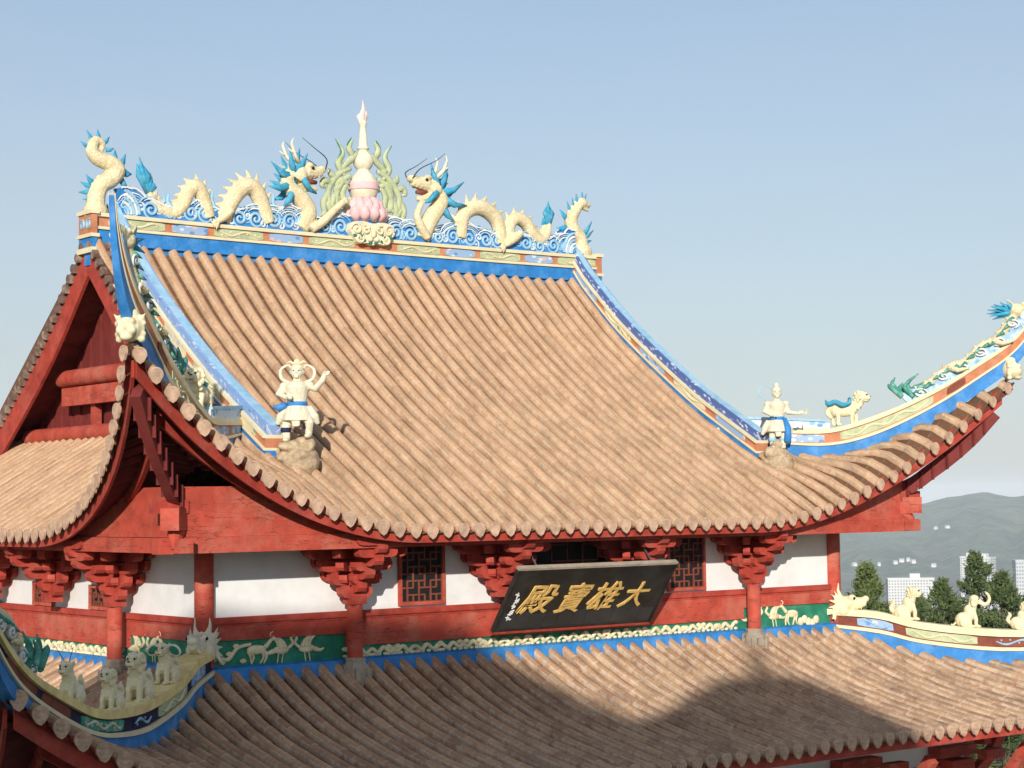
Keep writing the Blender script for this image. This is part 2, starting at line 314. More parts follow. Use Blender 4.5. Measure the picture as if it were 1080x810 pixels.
def roof_slope(name, side, p, otop, parent, mat, drop=0):
    H = half(side); A = H + p['corner'] - .06; f = wmap(side)
    nr = int(A / PITCH); rows = np.arange(-nr, nr + 1) * PITCH
    th = np.linspace(math.pi, 0, 9)
    da = np.concatenate([[-.5 * PITCH], -.077 + 0 * th[:1], RB * np.cos(th),  .077 + 0 * th[:1], [.5 * PITCH]])
    hb = np.concatenate([[-.075], [-.06], RB * np.sin(th) * .95, [-.055], [-.07]]); barrel = np.concatenate([[0, 0], np.ones(9), [0, 0]]) > 0
    nc = len(da); smax = 7.3 if p is UP else 4.45
    st = []; vv = []
    for k in range(int(smax / TL) + 1): st += [k * TL, (k + 1) * TL - .004]; vv += [k + .001, k + .999]
    st = np.array(st); vv = np.array(vv); ns = len(st)
    verts = []; uvs = []; faces = []; st0 = st
    for ri, ac in enumerate(rows):
        st = st0.copy(); st[1:] = st0[1:] - random.uniform(0, .9) * TL * (st0[1:] > TL * .5); st = np.maximum.accumulate(np.maximum(st, 0)); st[-1] = st0[-1]
        wob = np.repeat(np.random.normal(0, .0028, ns // 2), 2); lat = np.repeat(np.random.normal(0, .004, ns // 2), 2)
        a = ac + da[None, :] + lat[:, None] * barrel[None, :]
        wide = np.abs(da) > .12; kk = np.where(wide[None, :], np.abs(a) - H, abs(ac) - H + 0 * a); oe = eave(p, kk)
        sm = np.maximum(oe - otop(a, kk), 0)
        s = np.minimum(st[:, None], sm)
        z = surf(p, kk, s); dz = (surf(p, kk, s + .02) - z) / .02
        fr = (vv % 1)[:, None]; h = hb[None, :] * np.where(barrel[None, :], (1.0 - .02 * fr) if p is UP else (1.01 - .022 * fr), 1) + wob[:, None] * barrel[None, :]
        nn = np.sqrt(1 + dz * dz); o = oe - s + h * dz / nn; z = z + h / nn
        x, y, zz = f(a, o, z); base = len(verts)
        verts.extend(np.stack([np.broadcast_to(x, z.shape), np.broadcast_to(y, z.shape), zz], -1).reshape(-1, 3).tolist())
        uu = np.broadcast_to(ri + .5 + da[None, :] / PITCH * .998, z.shape); uvs.extend(np.stack([uu, np.broadcast_to(vv[:, None] + ri * 37, z.shape)], -1).reshape(-1, 2).tolist())
        for j in range(ns - 1):
            for i in range(nc - 1):
                if st[j] >= sm[j, i] and st[j] >= sm[j, i + 1]: continue
                q = base + j * nc + i; faces.append((q, q + 1, q + nc + 1, q + nc))
    mb = MB(); mb.v = verts; mb.f = faces; mb.m = [0] * len(faces); mb.uv = uvs; mb.hasuv = True
    ob = obj(name, mb, mat, parent, smooth='auto')
    # rounded end tiles along the eave
    cp = MB(); out = [(.102 * math.cos(t), .0 + .09 * math.sin(t)) for t in np.linspace(R(-15), R(195), 12)] + [(-.088, -.045), (-.05, -.105), (0, -.135), (.05, -.105), (.088, -.045)]
    for ac in rows:
        k = abs(ac) - H; oe = float(eave(p, k)); z0 = float(surf(p, k, 0)); r = 1 + random.uniform(-.06, .06); tl = random.uniform(-.006, .006)
        cp.prism([(u * r, v * r) for u, v in out], lambda u, v, d: f(ac + u + tl, oe + d + .12 * (-v) * .3, z0 + v), 0.0, .03)
        if p is LO:
            for v0 in (.05, -.01, -.06): cp.prism([(-.06, v0), (.06, v0), (.055, v0 - .025), (-.055, v0 - .025)], lambda u, v, d: f(ac + u, oe + d + .12 * (-v) * .3, z0 + v), .03, .042)
    obj("edging_tile", cp, m_cap, ob)
    return ob
def eave_boards(side, p, parent, soff_to):
    """fascia under the tile ends, soffit with rafters, inner fascia"""
    H = half(side); A = H + p['corner'] - .12; f = wmap(side); hh = 'U' if p is UP else 'L'
    aa = np.linspace(-A, A, 121); fa = MB(); inn = MB(); so_ = MB()
    def sweep(mb, o_off, zt, zb, thick):
        vs = []; ok = [a for a in aa if float(eave(p, abs(a) - H)) - o_off >= abs(a) - H - .01]; ab = np.linspace(min(ok), max(ok), len(aa))
        for a in ab:
            k = abs(a) - H; oe = float(eave(p, k)) - o_off; z = float(surf(p, k, o_off)); ln = float(lift(p, k)) / p['L']
            for o, dz in ((oe, zb(ln)), (oe, zt), (oe - thick, zt), (oe - thick, zb(ln))): vs.append(f(a, o, z + dz))
        n = len(aa); fs = [(i * 4 + j, i * 4 + (j + 1) % 4, i * 4 + 4 + (j + 1) % 4, i * 4 + 4 + j) for i in range(n - 1) for j in range(4)] + [(0, 1, 2, 3), (n * 4 - 1, n * 4 - 2, n * 4 - 3, n * 4 - 4)]
        mb.add(vs, fs)
    sweep(fa, .10, -.03, lambda q: -.25 - .09 * min(q * 1.6, 1), .045)
    sweep(inn, .55, -.20, lambda q: -.42 - .06 * q, .07)
    vs = []; ss = np.linspace(.1, 1, 9)
    for a in aa:
        k = abs(a) - H; oe = float(eave(p, k)); top = max(soff_to, k + .02); d = max(oe - top, .02)
        for q in ss: s = d * q; vs.append(f(a, oe - s, float(surf(p, k, s)) - .13))
    m = len(ss); so_.add(vs, [(i * m + j, i * m + j + 1, (i + 1) * m + j + 1, (i + 1) * m + j) for i in range(len(aa) - 1) for j in range(m - 1)])
    for a in np.arange(-A + .1, A, .21):
        k = abs(a) - H; oe = float(eave(p, k)); d = min(oe - max(soff_to, k), 1.5)
        if d < .25: continue
        P = [Vector(f(a, oe - s, float(surf(p, k, s)) - .2)) for s in (.14, d * .5, d * .96)]
        for i in range(2): so_.bar(P[i], P[i + 1], .085, .10)
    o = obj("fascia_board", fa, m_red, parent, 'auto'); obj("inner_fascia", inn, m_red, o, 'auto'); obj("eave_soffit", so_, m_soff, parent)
def strip(name, bot, top, nrm, layers, mats, parent, smooth=False, wm=None):
    """a ridge wall: courses (f0, f1, half width, material) between a bottom and a top line; nrm = its horizontal sideways direction"""
    mb = MB(); n = len(bot); B = [Vector(q) for q in bot]; T = [Vector(q) for q in top]; N = Vector(nrm)
    L = [0.0]
    for i in range(1, n): L.append(L[-1] + ((B[i] + T[i]) / 2 - (B[i - 1] + T[i - 1]) / 2).length)
    for f0, f1, w0, mi in layers:
        vs = []; uv = []
        for i in range(n):
            w = w0 * (wm[i] if wm else 1)
            a, b = B[i].lerp(T[i], f0), B[i].lerp(T[i], f1); h = (b - a).length
            vs += [a - N * w, b - N * w, b + N * w, a + N * w]; uv += [(L[i], 0), (L[i], h), (L[i], h + w), (L[i], h + 2 * w)]
        fs = [(i * 4 + j, i * 4 + (j + 1) % 4, i * 4 + 4 + (j + 1) % 4, i * 4 + 4 + j) for i in range(n - 1) for j in range(4)] + [(0, 1, 2, 3), (n * 4 - 1, n * 4 - 2, n * 4 - 3, n * 4 - 4)]
        mb.add(vs, fs, mi, uv)
    return obj(name, mb, mats, parent, smooth)
def resample(tb, n):
    tb = np.array(tb, float); t = np.linspace(0, len(tb) - 1, n); return [tuple(np.interp(v, np.arange(len(tb)), tb[:, j]) for j in range(tb.shape[1])) for v in t]
#@@HALL
# ================================================================ setting
gv = MB(); NX = 120
def ground_h(x, y):
    d = math.hypot(x, y - 5); near = -9.0
    far = -125 + 6 * math.sin(x * .0021) * math.cos(y * .0017)
    t = sstep(45, 420, d); return near * (1 - t) + far * t
rad = [0, 20, 40, 60, 90, 130, 180, 240, 320, 420, 560, 800, 1200, 1800, 2600, 3600, 5000, 7000, 12000, 20000, 30000]
gv.v.append((0, 5, -9)); gv.uv.append((0, 0))
for r in rad[1:]:
    for j in range(NX):
        a = 2 * math.pi * j / NX; x, y = r * math.cos(a), 5 + r * math.sin(a); gv.v.append((x, y, float(ground_h(x, y)))); gv.uv.append((0, 0))
for j in range(NX): gv.f.append((0, 1 + j, 1 + (j + 1) % NX)); gv.m.append(0)
for i in range(len(rad) - 2):
    for j in range(NX):
        a, b = 1 + i * NX + j, 1 + i * NX + (j + 1) % NX; gv.f.append((a, a + NX, b + NX, b)); gv.m.append(0)
m_ground = M("ground_scrub", (.09, .11, .065), var=.5, scale=.02, dirt=(.2, .18, .14), dscale=.006, damt=.6, rough=.95)
g = obj("ground", gv, m_ground, None, True); g['kind'] = 'structure'
m_hill = M("wooded_hill", (.06, .10, .045), var=.75, scale=.03, dirt=(.17, .17, .11), dscale=.008, damt=.9, rough=1)
cam_loc = Vector((-19.936, -24.385, 1.6))
def az_el(px, py):
    v = cf + cr * ((px - 540) / 2032.87) - cu * ((py - 405) / 2032.87); return math.atan2(v.x, v.y), v.z / math.hypot(v.x, v.y)
def hills(name, d0, d1, crest, seed):
    rs = random.Random(seed); ph = [rs.uniform(0, 6.28) for _ in range(14)]; mb = MB(); na, nr = 420, 40; vs = []
    ce = [az_el(*c) for c in crest]; A_ = [c[0] for c in ce]; E_ = [c[1] for c in ce]
    for i in range(na + 1):
        a = A_[0] + (A_[-1] - A_[0]) * i / na; zc_ = cam_loc.z + float(np.interp(a, A_, E_)) * d1
        zc_ += sum(math.sin(a * fq + ph[q]) * am for q, (fq, am) in enumerate(((130, 2.0), (310, .9), (720, .5), (1500, .4))))
        for j in range(nr + 1):
            t = j / nr; d = d0 + (d1 - d0) * t * 1.12; tt = min(t * 1.12, 1)
            rv = sum(math.sin(a * fq + math.sin(t * 7 + ph[q]) * 2 + ph[5 + q]) * am for q, (fq, am) in enumerate(((55, 13), (120, 8), (260, 5), (560, 3))))
            z = -127 + (zc_ + 127) * (tt ** 1.15) + rv * math.sin(tt * math.pi) - max(0, t * 1.12 - 1) * 260
            vs.append((cam_loc.x + d * math.sin(a), cam_loc.y + d * math.cos(a), z))
    mb.add(vs, [(i * (nr + 1) + j, (i + 1) * (nr + 1) + j, (i + 1) * (nr + 1) + j + 1, i * (nr + 1) + j + 1) for i in range(na) for j in range(nr)])
    o = obj(name, mb, m_hill, None, True); o['kind'] = 'structure'; return o
hills("hills", 2900, 4300, [(-900, 520), (-300, 512), (200, 520), (700, 548), (880, 539), (930, 534), (965, 531), (1000, 523), (1040, 519), (1062, 522.5), (1076, 522), (1110, 514), (1250, 508), (1800, 516), (2600, 520)], 5)
# haze: the air between here and the hills
hz = MB(); hz.box((0, 0, -99), (14400, 14400, 290)); 
m_hz = bpy.data.materials.new("haze_air"); m_hz.use_nodes = True; hn = m_hz.node_tree.nodes; hn.remove(hn["Principled BSDF"])
pv = hn.new("ShaderNodeVolumePrincipled"); pv.inputs["Density"].default_value = 1.15e-4; pv.inputs["Color"].default_value = (.74, .83, .92, 1); pv.inputs["Anisotropy"].default_value = -.3
m_hz.node_tree.links.new(pv.outputs[0], hn["Material Output"].inputs["Volume"])
USE_HAZE = True
if USE_HAZE:
    ho = obj("haze", hz, m_hz); ho['kind'] = 'stuff'

# ================================================================ the temple hall
hall = thing("temple_hall", "two-tiered temple hall with curved terracotta tile roofs, red beams and white walls", "temple", (0, 0, 0))
def ot_front_up(a, k): return np.where(np.abs(a) < 5.62, -5.55, k)
def ot_side_up(a, k): return np.where(np.abs(a) < 4.0, -1.6, k)
def ot_low(a, k): return np.where(k < 0, .06, k)
for sd in ('front', 'back', 'left', 'right'):
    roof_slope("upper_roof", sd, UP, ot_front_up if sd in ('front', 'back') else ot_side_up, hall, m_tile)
    eave_boards(sd, UP, hall, .02)
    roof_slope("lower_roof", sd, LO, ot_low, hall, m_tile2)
    eave_boards(sd, LO, hall, 1.6)

def panels(parent, bot, top, N, w, f0, f1, segs):
    """raised painted panels on both faces of a ridge wall; segs = (start, end, material, relief material or None)"""
    B = [Vector(q) for q in bot]; T = [Vector(q) for q in top]; N = Vector(N); L = [0.0]
    for i in range(1, len(B)): L.append(L[-1] + ((B[i] + T[i]) / 2 - (B[i - 1] + T[i - 1]) / 2).length)
    def at(u, f):
        u = max(0, min(1, u)) * L[-1]; i = min(max(np.searchsorted(L, u) - 1, 0), len(L) - 2); t = (u - L[i]) / max(L[i + 1] - L[i], 1e-6)
        return B[i].lerp(B[i + 1], t).lerp(T[i].lerp(T[i + 1], t), f)
    for s0, s1, m, rel in segs:
        mb = MB(); n = max(3, int((s1 - s0) * L[-1] / .12)); us = [s0 + (s1 - s0) * i / n for i in range(n + 1)]
        for sg in (-1, 1):
            vs = []; uv = []
            for i, u in enumerate(us):
                e = .12 if i in (0, n) else 0
                for ff, d in ((f0 + (f1 - f0) * e, w - .01), (f0 + (f1 - f0) * e, w + .014), (f1 - (f1 - f0) * e, w + .014), (f1 - (f1 - f0) * e, w - .01)):
                    vs.append(at(u, ff) + N * sg * d); uv.append(((u) * L[-1], ff * .5 + sg * 3))
            mb.add(vs, [(i * 4 + j, i * 4 + (j + 1) % 4, i * 4 + 4 + (j + 1) % 4, i * 4 + 4 + j) for i in range(n) for j in range(4)] + [(0, 1, 2, 3), (n * 4 + 3, n * 4 + 2, n * 4 + 1, n * 4)], 0, uv)
            if rel:
                hgt = (at(s0, f1) - at(s0, f0)).length; ln = (s1 - s0) * L[-1]; q = 26; ww = max(2, ln / .34)
                pts = []
                for i in range(q + 1):
                    t = i / q; fm = (f0 + f1) / 2 + (f1 - f0) * .27 * math.sin(t * math.pi * 2 * ww * .5 + s0 * 9) * (1 if 0 < i < q else .3)
                    pts.append(at(s0 + (s1 - s0) * (.06 + .88 * t), fm) + N * sg * (w + .02))
                mb.tube(pts, [hgt * .05, hgt * .13, hgt * .1, hgt * .14, hgt * .05], 6, 1)
                for i in range(int(ln / .17)):
                    t = (i + .5) / int(ln / .17); fm = (f0 + f1) / 2 + (f1 - f0) * random.uniform(-.3, .3)
                    mb.ell(at(s0 + (s1 - s0) * (.08 + .84 * t), fm) + N * sg * (w + .014), (hgt * .12,) * 3, 1, n=6, m=4)
        obj("painted_panel", mb, [m, rel or m], parent)
def zc(y): return float(UP['P'](y + 1.34))
def both(y): return 2 * YC - y

# ---- main ridge
xs = np.linspace(-5.62, 5.62, 41); sag = lambda x: .10 * (abs(x) / 5.6) ** 2.4
rb = [(x, YC, 6.02 + sag(x) * .3) for x in xs]; rt = [(x, YC, 6.545 + sag(x) * .3) for x in xs]
ridge = strip("main_ridge", rb, rt, (0, 1, 0), [(-.7, 0, .10, 0), (0, .47, .17, 0), (.47, .56, .205, 1), (.56, .88, .165, 2), (.88, 1, .215, 1)], [m_blue, m_cream, m_orange], hall)
sg = []; u = .035; alt = 0
while u < .95:
    d = .088 if alt % 2 == 0 else .062
    if not (u < .5 < u + d or abs(u + d / 2 - .5) < .05): sg.append((u, u + d, m_pgreen if alt % 2 == 0 else m_bluep, m_cream if alt % 2 == 0 else None))
    u += d + .012; alt += 1
panels(ridge, rb, rt, (0, 1, 0), .165, .58, .86, sg)
# clouds and waves in relief along the top of the ridge
wv = MB(); FY = lambda y0: (lambda u, v, d: (u, y0 + d, v))
wt = [(-5.05, 6.98), (-4.9, 7.0), (-4.6, 6.9), (-4.3, 6.74), (-3.95, 6.72), (-3.6, 6.86), (-3.2, 6.74), (-2.9, 6.72), (-2.6, 6.84), (-2.2, 6.86), (-1.7, 6.93), (-1.35, 6.9), (-1.0, 6.74), (-.6, 6.84), (-.45, 6.9), (.5, 6.9), (1.0, 6.86), (1.25, 6.72), (1.7, 6.72), (2.1, 6.95), (2.5, 6.92), (3.0, 6.78), (3.3, 6.72), (3.6, 6.86), (4.1, 6.74), (4.6, 6.88), (4.85, 7.0), (5.05, 7.0)]
wtp = smooth_path(wt, 4); wob = [(u, v + .07 + .025 * math.sin(u * 17) + .02 * math.sin(u * 29)) for u, v in wtp]
for i in range(len(wob) - 1):
    (u0, v0), (u1, v1) = wob[i], wob[i + 1]; q = lambda u, y, z: (u, y, z)
    wv.hexa([q(u0, YC - .17, 6.5), q(u1, YC - .17, 6.5), q(u1, YC + .17, 6.5), q(u0, YC + .17, 6.5)], [q(u0, YC - .12, v0), q(u1, YC - .12, v1), q(u1, YC + .12, v1), q(u0, YC + .12, v0)], 0)
rr = random.Random(3)
for sy in (-1, 1):
    yy = YC + sy * .165
    spots = [-4.85, -4.5, -4.12, -3.72, -3.45, -2.75, -2.42, -2.05, -1.72, -1.42, -.95, -.62, .62, .95, 1.6, 1.95, 2.35, 2.75, 3.05, 3.75, 4.1, 4.45, 4.8]
    for i, x in enumerate(spots):
        top = float(np.interp(x, [p[0] for p in wob], [p[1] for p in wob])); r = min(.16, (top - 6.56) * .5); cz = 6.56 + r * rr.uniform(.85, 1.0)
        sp = spiral((x, cz), r, 1.7, rr.uniform(0, 6), rr.choice((-1, 1)))
        wv.tube([(u, yy, v) for u, v in sp], [.012, .03, .026, .02], 6, 1)
        for dx_ in (-.17, .16):
            r2_ = r * .55; tz = float(np.interp(x + dx_, [p[0] for p in wob], [p[1] for p in wob])); sp = spiral((x + dx_, min(tz - r2_ * .7, 6.62 + rr.uniform(0, .14))), r2_, 1.4, rr.uniform(0, 6), rr.choice((-1, 1)), 16)
            wv.tube([(u, yy - sy * .01, v) for u, v in sp], [.008, .02, .016], 5, 2 if rr.random() < .4 else 1)
        for k in range(3):
            a0 = rr.uniform(.2, 1.2); pts = [(x + (r + .05 + .045 * k) * math.cos(a0 + t * 2.0), yy + sy * -.012, max(6.555, cz + (r + .05 + .045 * k) * math.sin(a0 + t * 2.0) * .9)) for t in (0, .2, .4, .6, .8, 1)]
            if max(p[2] for p in pts) < top + .06: wv.tube(pts, [.006, .017, .017, .006], 5, 1 if k % 2 else 2)
    for i, (u, v) in enumerate(wob[::2]): 
        if i + 1 < len(wob[::2]):
            u1, v1 = wob[::2][i + 1]; wv.tube([(u, yy + sy * -.02, v - .012), ((u + u1) / 2, yy + sy * -.02, (v + v1) / 2), (u1, yy + sy * -.02, v1 - .012)], .02, 5, 2)
    for sx in (-1, 1):   # the stacked waves at both ends
        for k in range(5): wv.tube([(sx * (5.02 - .3 * math.cos(t) * (1 - k * .17)), yy, 6.58 + .42 * math.sin(t) * (1 - k * .17)) for t in np.linspace(.05, 1.5, 9)], .028, 6, 1 if k % 2 == 0 else 2)
for x, h, l in ((-4.05, .33, -.12), (-3.2, .42, -.1), (-1.93, .34, -.12), (-4.3, .2, .1), (2.12, .28, .06), (3.2, .35, -.03), (1.9, .2, .1), (4.05, .22, -.08), (-2.95, .26, .1)):
    b = float(np.interp(x, [p[0] for p in wob], [p[1] for p in wob])) - .05
    wv.tube([(x, YC - .1, b), (x + l * .9, YC - .1, b + h * .45), (x + l * .7, YC - .1, b + h * .8), (x + l * 1.2, YC - .1, b + h)], [.05, .04, .022, .004], 6, 1 if x < 3 else 0)
obj("wave_relief", wv, [m_blue, m_lblue, m_bwhite], ridge, 'auto')
for sx in (-1, 1):   # ends of the ridge
    e = MB(); x0 = sx * 5.60
    e.box((x0, YC, 6.38), (.1, .50, .34), 0); e.box((x0, YC, 6.58), (.16, .56, .07), 1); e.box((x0, YC, 6.18), (.16, .56, .06), 1); e.box((x0, YC, 6.06), (.1, .5, .16), 2); e.box((x0, YC, 5.93), (.15, .56, .09), 1)
    e.tube([(x0 + sx * .055, YC - v, 6.38 + w_) for v, w_ in spiral((.13, 0), .09, 2.2, 1)], .014, 5, 3); e.tube([(x0 + sx * .055, YC - v, 6.38 + w_) for v, w_ in spiral((-.1, 0), .09, 2.2, 2.4, -1)], .014, 5, 3)
    obj("ridge_end", e, [m_orange, m_cream, m_blue, m_lblue], ridge)

# ---- descending ridges, hip ridges
for sx in (-1, 1):
    for fb in (0, 1):
        Y = (lambda y: y) if fb == 0 else both
        ys = np.linspace(5.64, .37, 34); off = lambda y: .1 * max(0, y - 5.2)
        b = [(sx * 5.12, Y(y), zc(min(y, 5.55)) - .05 + off(y) * 2) for y in ys]; t = [(sx * 5.12, Y(y), zc(min(y, 5.55)) + .60 + off(y) * 3) for y in ys]
        dr = strip("descending_ridge", b, t, (1, 0, 0), [(0, .36, .15, 0), (.36, .42, .175, 1), (.42, .64, .145, 2), (.64, .72, .185, 1), (.72, .94, .12, 3), (.94, 1, .065, 4)], [m_blue, m_cream, m_orange, m_lattice_band if sx > 0 else m_lil_band, m_lblue], hall)
        u = .06; i = 0; segs = []
        while u < .9:
            d = (.13, .15)[i % 2]; segs.append((u, u + d, (m_bluep, m_floral)[i % 2] if sx > 0 else (m_floral, m_pgreen)[i % 2], None if i % 2 == 0 else m_cream)); u += d + .05; i += 1
        panels(dr, b, t, (1, 0, 0), .145, .44, .62, segs)
HB = [(-1.45, 2.58), (-.6, 2.33), (0, 2.26), (.5, 2.36), (1.0, 2.66), (1.5, 3.06), (2.0, 3.52), (2.28, 3.8), (2.5, 4.12), (2.66, 4.5), (2.76, 4.95), (2.81, 5.42)]
HT = [(-1.45, 2.86), (-.6, 2.84), (0, 2.84), (.5, 3.03), (1.0, 3.30), (1.5, 3.64), (1.95, 4.03), (2.2, 4.25), (2.42, 4.5), (2.6, 4.82), (2.72, 5.14), (2.80, 5.46)]
def hipmap(sx, fb): return lambda t, z, d=0: (sx * (HX + t + d * .7071), (-t + d * .7071) if fb == 0 else (2 * YC + t - d * .7071), z)
hips = {}
for sx in (-1, 1):
    for fb in (0, 1):
        f = hipmap(sx, fb); bb = smooth_path(HB, 4); tt = smooth_path(HT, 4)
        N = (sx * .7071, .7071, 0) if fb == 0 else (sx * .7071, -.7071, 0)
        b = [f(*p) for p in bb]; t = [f(*p) for p in tt]
        hr = strip("hip_ridge", b, t, N, [(0, .48, .12, 0), (.48, .56, .15, 1), (.56, .87, .125, 2), (.87, 1, .16, 1)], [m_blue, m_cream, m_orange], hall, wm=[float(np.interp(p[0], [1.2, 2.0, 2.5, 2.81], [1, .78, .55, .3])) for p in bb]); hips[(sx, fb)] = hr
        panels(hr, b, t, N, .115, .59, .84, [(.02, .14, m_bluep, None), (.16, .27, m_bluep, None), (.31, .56, m_pgreen, m_cream), (.60, .655, m_brown, None)])
        # second course where the hip springs from the descending ridge
        q = smooth_path([(-1.45, 2.85, 3.12), (-.6, 2.83, 3.06), (0, 2.83, 3.0)], 5)
        s2 = strip("upper_course", [f(p[0], p[1]) for p in q], [f(p[0], p[2]) for p in q], N, [(0, .18, .15, 1), (.18, .8, .11, 0), (.8, 1, .14, 2)], [m_bwpat, m_cream, m_lblue], hr)
        # guardian mask under the tip
        mk = MB(); c = Vector(f(2.32, 3.86)); o = (Vector(f(3, 0)) - Vector(f(2, 0))).normalized(); rt_ = Vector(N)
        mk.ell(c, (.2, .2, .22), n=14, m=10)
        for k in (-1, 1):
            mk.ell(c + o * .17 + rt_ * .09 * k + Vector((0, 0, .07)), .055); mk.ell(c + o * .17 + rt_ * .08 * k - Vector((0, 0, .06)), .075)
            mk.spike(c + rt_ * .15 * k + Vector((0, 0, .1)), c + rt_ * .26 * k + Vector((0, 0, .22)), .05)
            for j in range(5): mk.ell(c + rt_ * (.17 + .015 * (j % 2)) * k - o * .04 + Vector((0, 0, .14 - .08 * j)), (.06, .06, .05))
        mk.ell(c + o * .2, (.06, .06, .05)); mk.ell(c + o * .15 - Vector((0, 0, .16)), (.1, .1, .06)); mk.ell(c + Vector((0, 0, .2)), (.14, .14, .09))
        mk.v = [tuple(c + (Vector(p) - c) * .85) for p in mk.v]; fuse("guardian_mask", mk, m_stat, hr, .018, 1)

# ---- gables
for sx in (-1, 1):
    ys = np.linspace(5.58, .95, 30)
    for fb in (0, 1):
        Y = (lambda y: y) if fb == 0 else both
        bb = MB(); vs = []
        for y in ys:
            z = zc(y); 
            for x, dz in ((5.60, -.60), (5.60, -.07), (5.54, -.07), (5.54, -.60)): vs.append((sx * x, Y(y), z + dz))
        n = len(ys); bb.add(vs, [(i * 4 + j, i * 4 + (j + 1) % 4, i * 4 + 4 + (j + 1) % 4, i * 4 + 4 + j) for i in range(n - 1) for j in range(4)] + [(0, 1, 2, 3), (n * 4 - 1, n * 4 - 2, n * 4 - 3, n * 4 - 4)])
        bo = obj("barge_board", bb, m_red, hall, 'auto')
        vg = MB()
        for y in np.arange(5.45, 1.0, -.165):
            z = zc(y); nx = Vector((0, (zc(y + .05) - zc(y - .05)) / .1, -1)); nx = Vector((0, -nx.y, 1)).normalized()
            c = Vector((sx * 5.6, y, z + .02))
            P = [(.078 * math.cos(t), .078 * math.sin(t)) for t in np.linspace(R(-25), R(205), 10)] + [(0, -.12)]
            tg = Vector((0, nx.z, -nx.y))
            ft = (lambda u, v, d: tuple((lambda w: (w.x, Y(w.y), w.z))(c + tg * u + nx * v + Vector((sx * d, 0, 0)))))
            vg.prism(P, ft, -.32, .07)
        obj("verge_tiles", vg, m_verge, bo)
    gw = MB(); yy = np.linspace(1.2, 10.0, 45); x0 = sx * 4.86
    for i in range(44):
        a, b = yy[i], yy[i + 1]; za = zc(min(a, both(a))) - .12; zb = zc(min(b, both(b))) - .12; k = .03 * (i % 2)
        gw.hexa([(x0 + sx * k, a, 2.3), (x0 + sx * k, b, 2.3), (x0 - sx * .1, b, 2.3), (x0 - sx * .1, a, 2.3)], [(x0 + sx * k, a, za), (x0 + sx * k, b, zb), (x0 - sx * .1, b, zb), (x0 - sx * .1, a, za)])
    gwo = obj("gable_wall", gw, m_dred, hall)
    us_ = MB()   # underside of the gable overhang
    for fb in (0, 1):
        Y = (lambda y: y) if fb == 0 else both
        us_.add([(sx * x, Y(y), zc(y) - .08) for y in ys for x in (4.8, 5.58)], [(2 * i, 2 * i + 1, 2 * i + 3, 2 * i + 2) for i in range(len(ys) - 1)])
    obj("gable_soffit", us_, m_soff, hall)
    for z0, w in ((3.72, 1.95), (2.72, 3.3)):
        gb = MB(); gb.tube([(sx * 5.12, YC - w - .1, z0 + .16), (sx * 5.12, YC + w + .1, z0 + .16)], .15, 14); gb.box((sx * 5.12, YC, z0 - .17), (.12, 2 * w, .32))
        obj("gable_beam", gb, m_redp, hall, 'auto')
    po = MB(); po.box((sx * 5.05, YC, 4.7), (.16, .2, 1.9)); obj("king_post", po, m_dred, hall)
    for k in (-1, 1):
        po = MB(); po.box((sx * 5.02, YC + k * .9, 3.2), (.12, .18, .9)); obj("gable_post", po, m_red, hall)

# ---- corner beams
for sx in (-1, 1):
    for fb in (0, 1):
        f = hipmap(sx, fb); cb = MB(); q = smooth_path([(-.2, 1.55), (.85, 1.70), (1.3, 2.05), (1.75, 2.55), (2.1, 3.08)], 5)
        for i in range(len(q) - 1): cb.bar(f(*q[i]), f(*q[i + 1]), .14, .27)
        for i in range(2, len(q) - 2, 2):
            for k in (-1, 1): cb.box(Vector(f(q[i][0], q[i][1] - .02, k * .09)), (.04, .04, .30))
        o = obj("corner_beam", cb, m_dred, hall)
        en = MB(); rot = Matrix.Rotation(math.atan2(f(1, 0)[1] - f(0, 0)[1], f(1, 0)[0] - f(0, 0)[0]), 3, 'Z')
        en.box(f(1.0, 1.42), (.42, .26, .30), 0, rot); en.tube([f(.9, 1.30), f(1.0, 1.16), f(1.04, 1.02)], [.13, .1, .02], 8)
        obj("beam_end_block", en, m_redp, o)
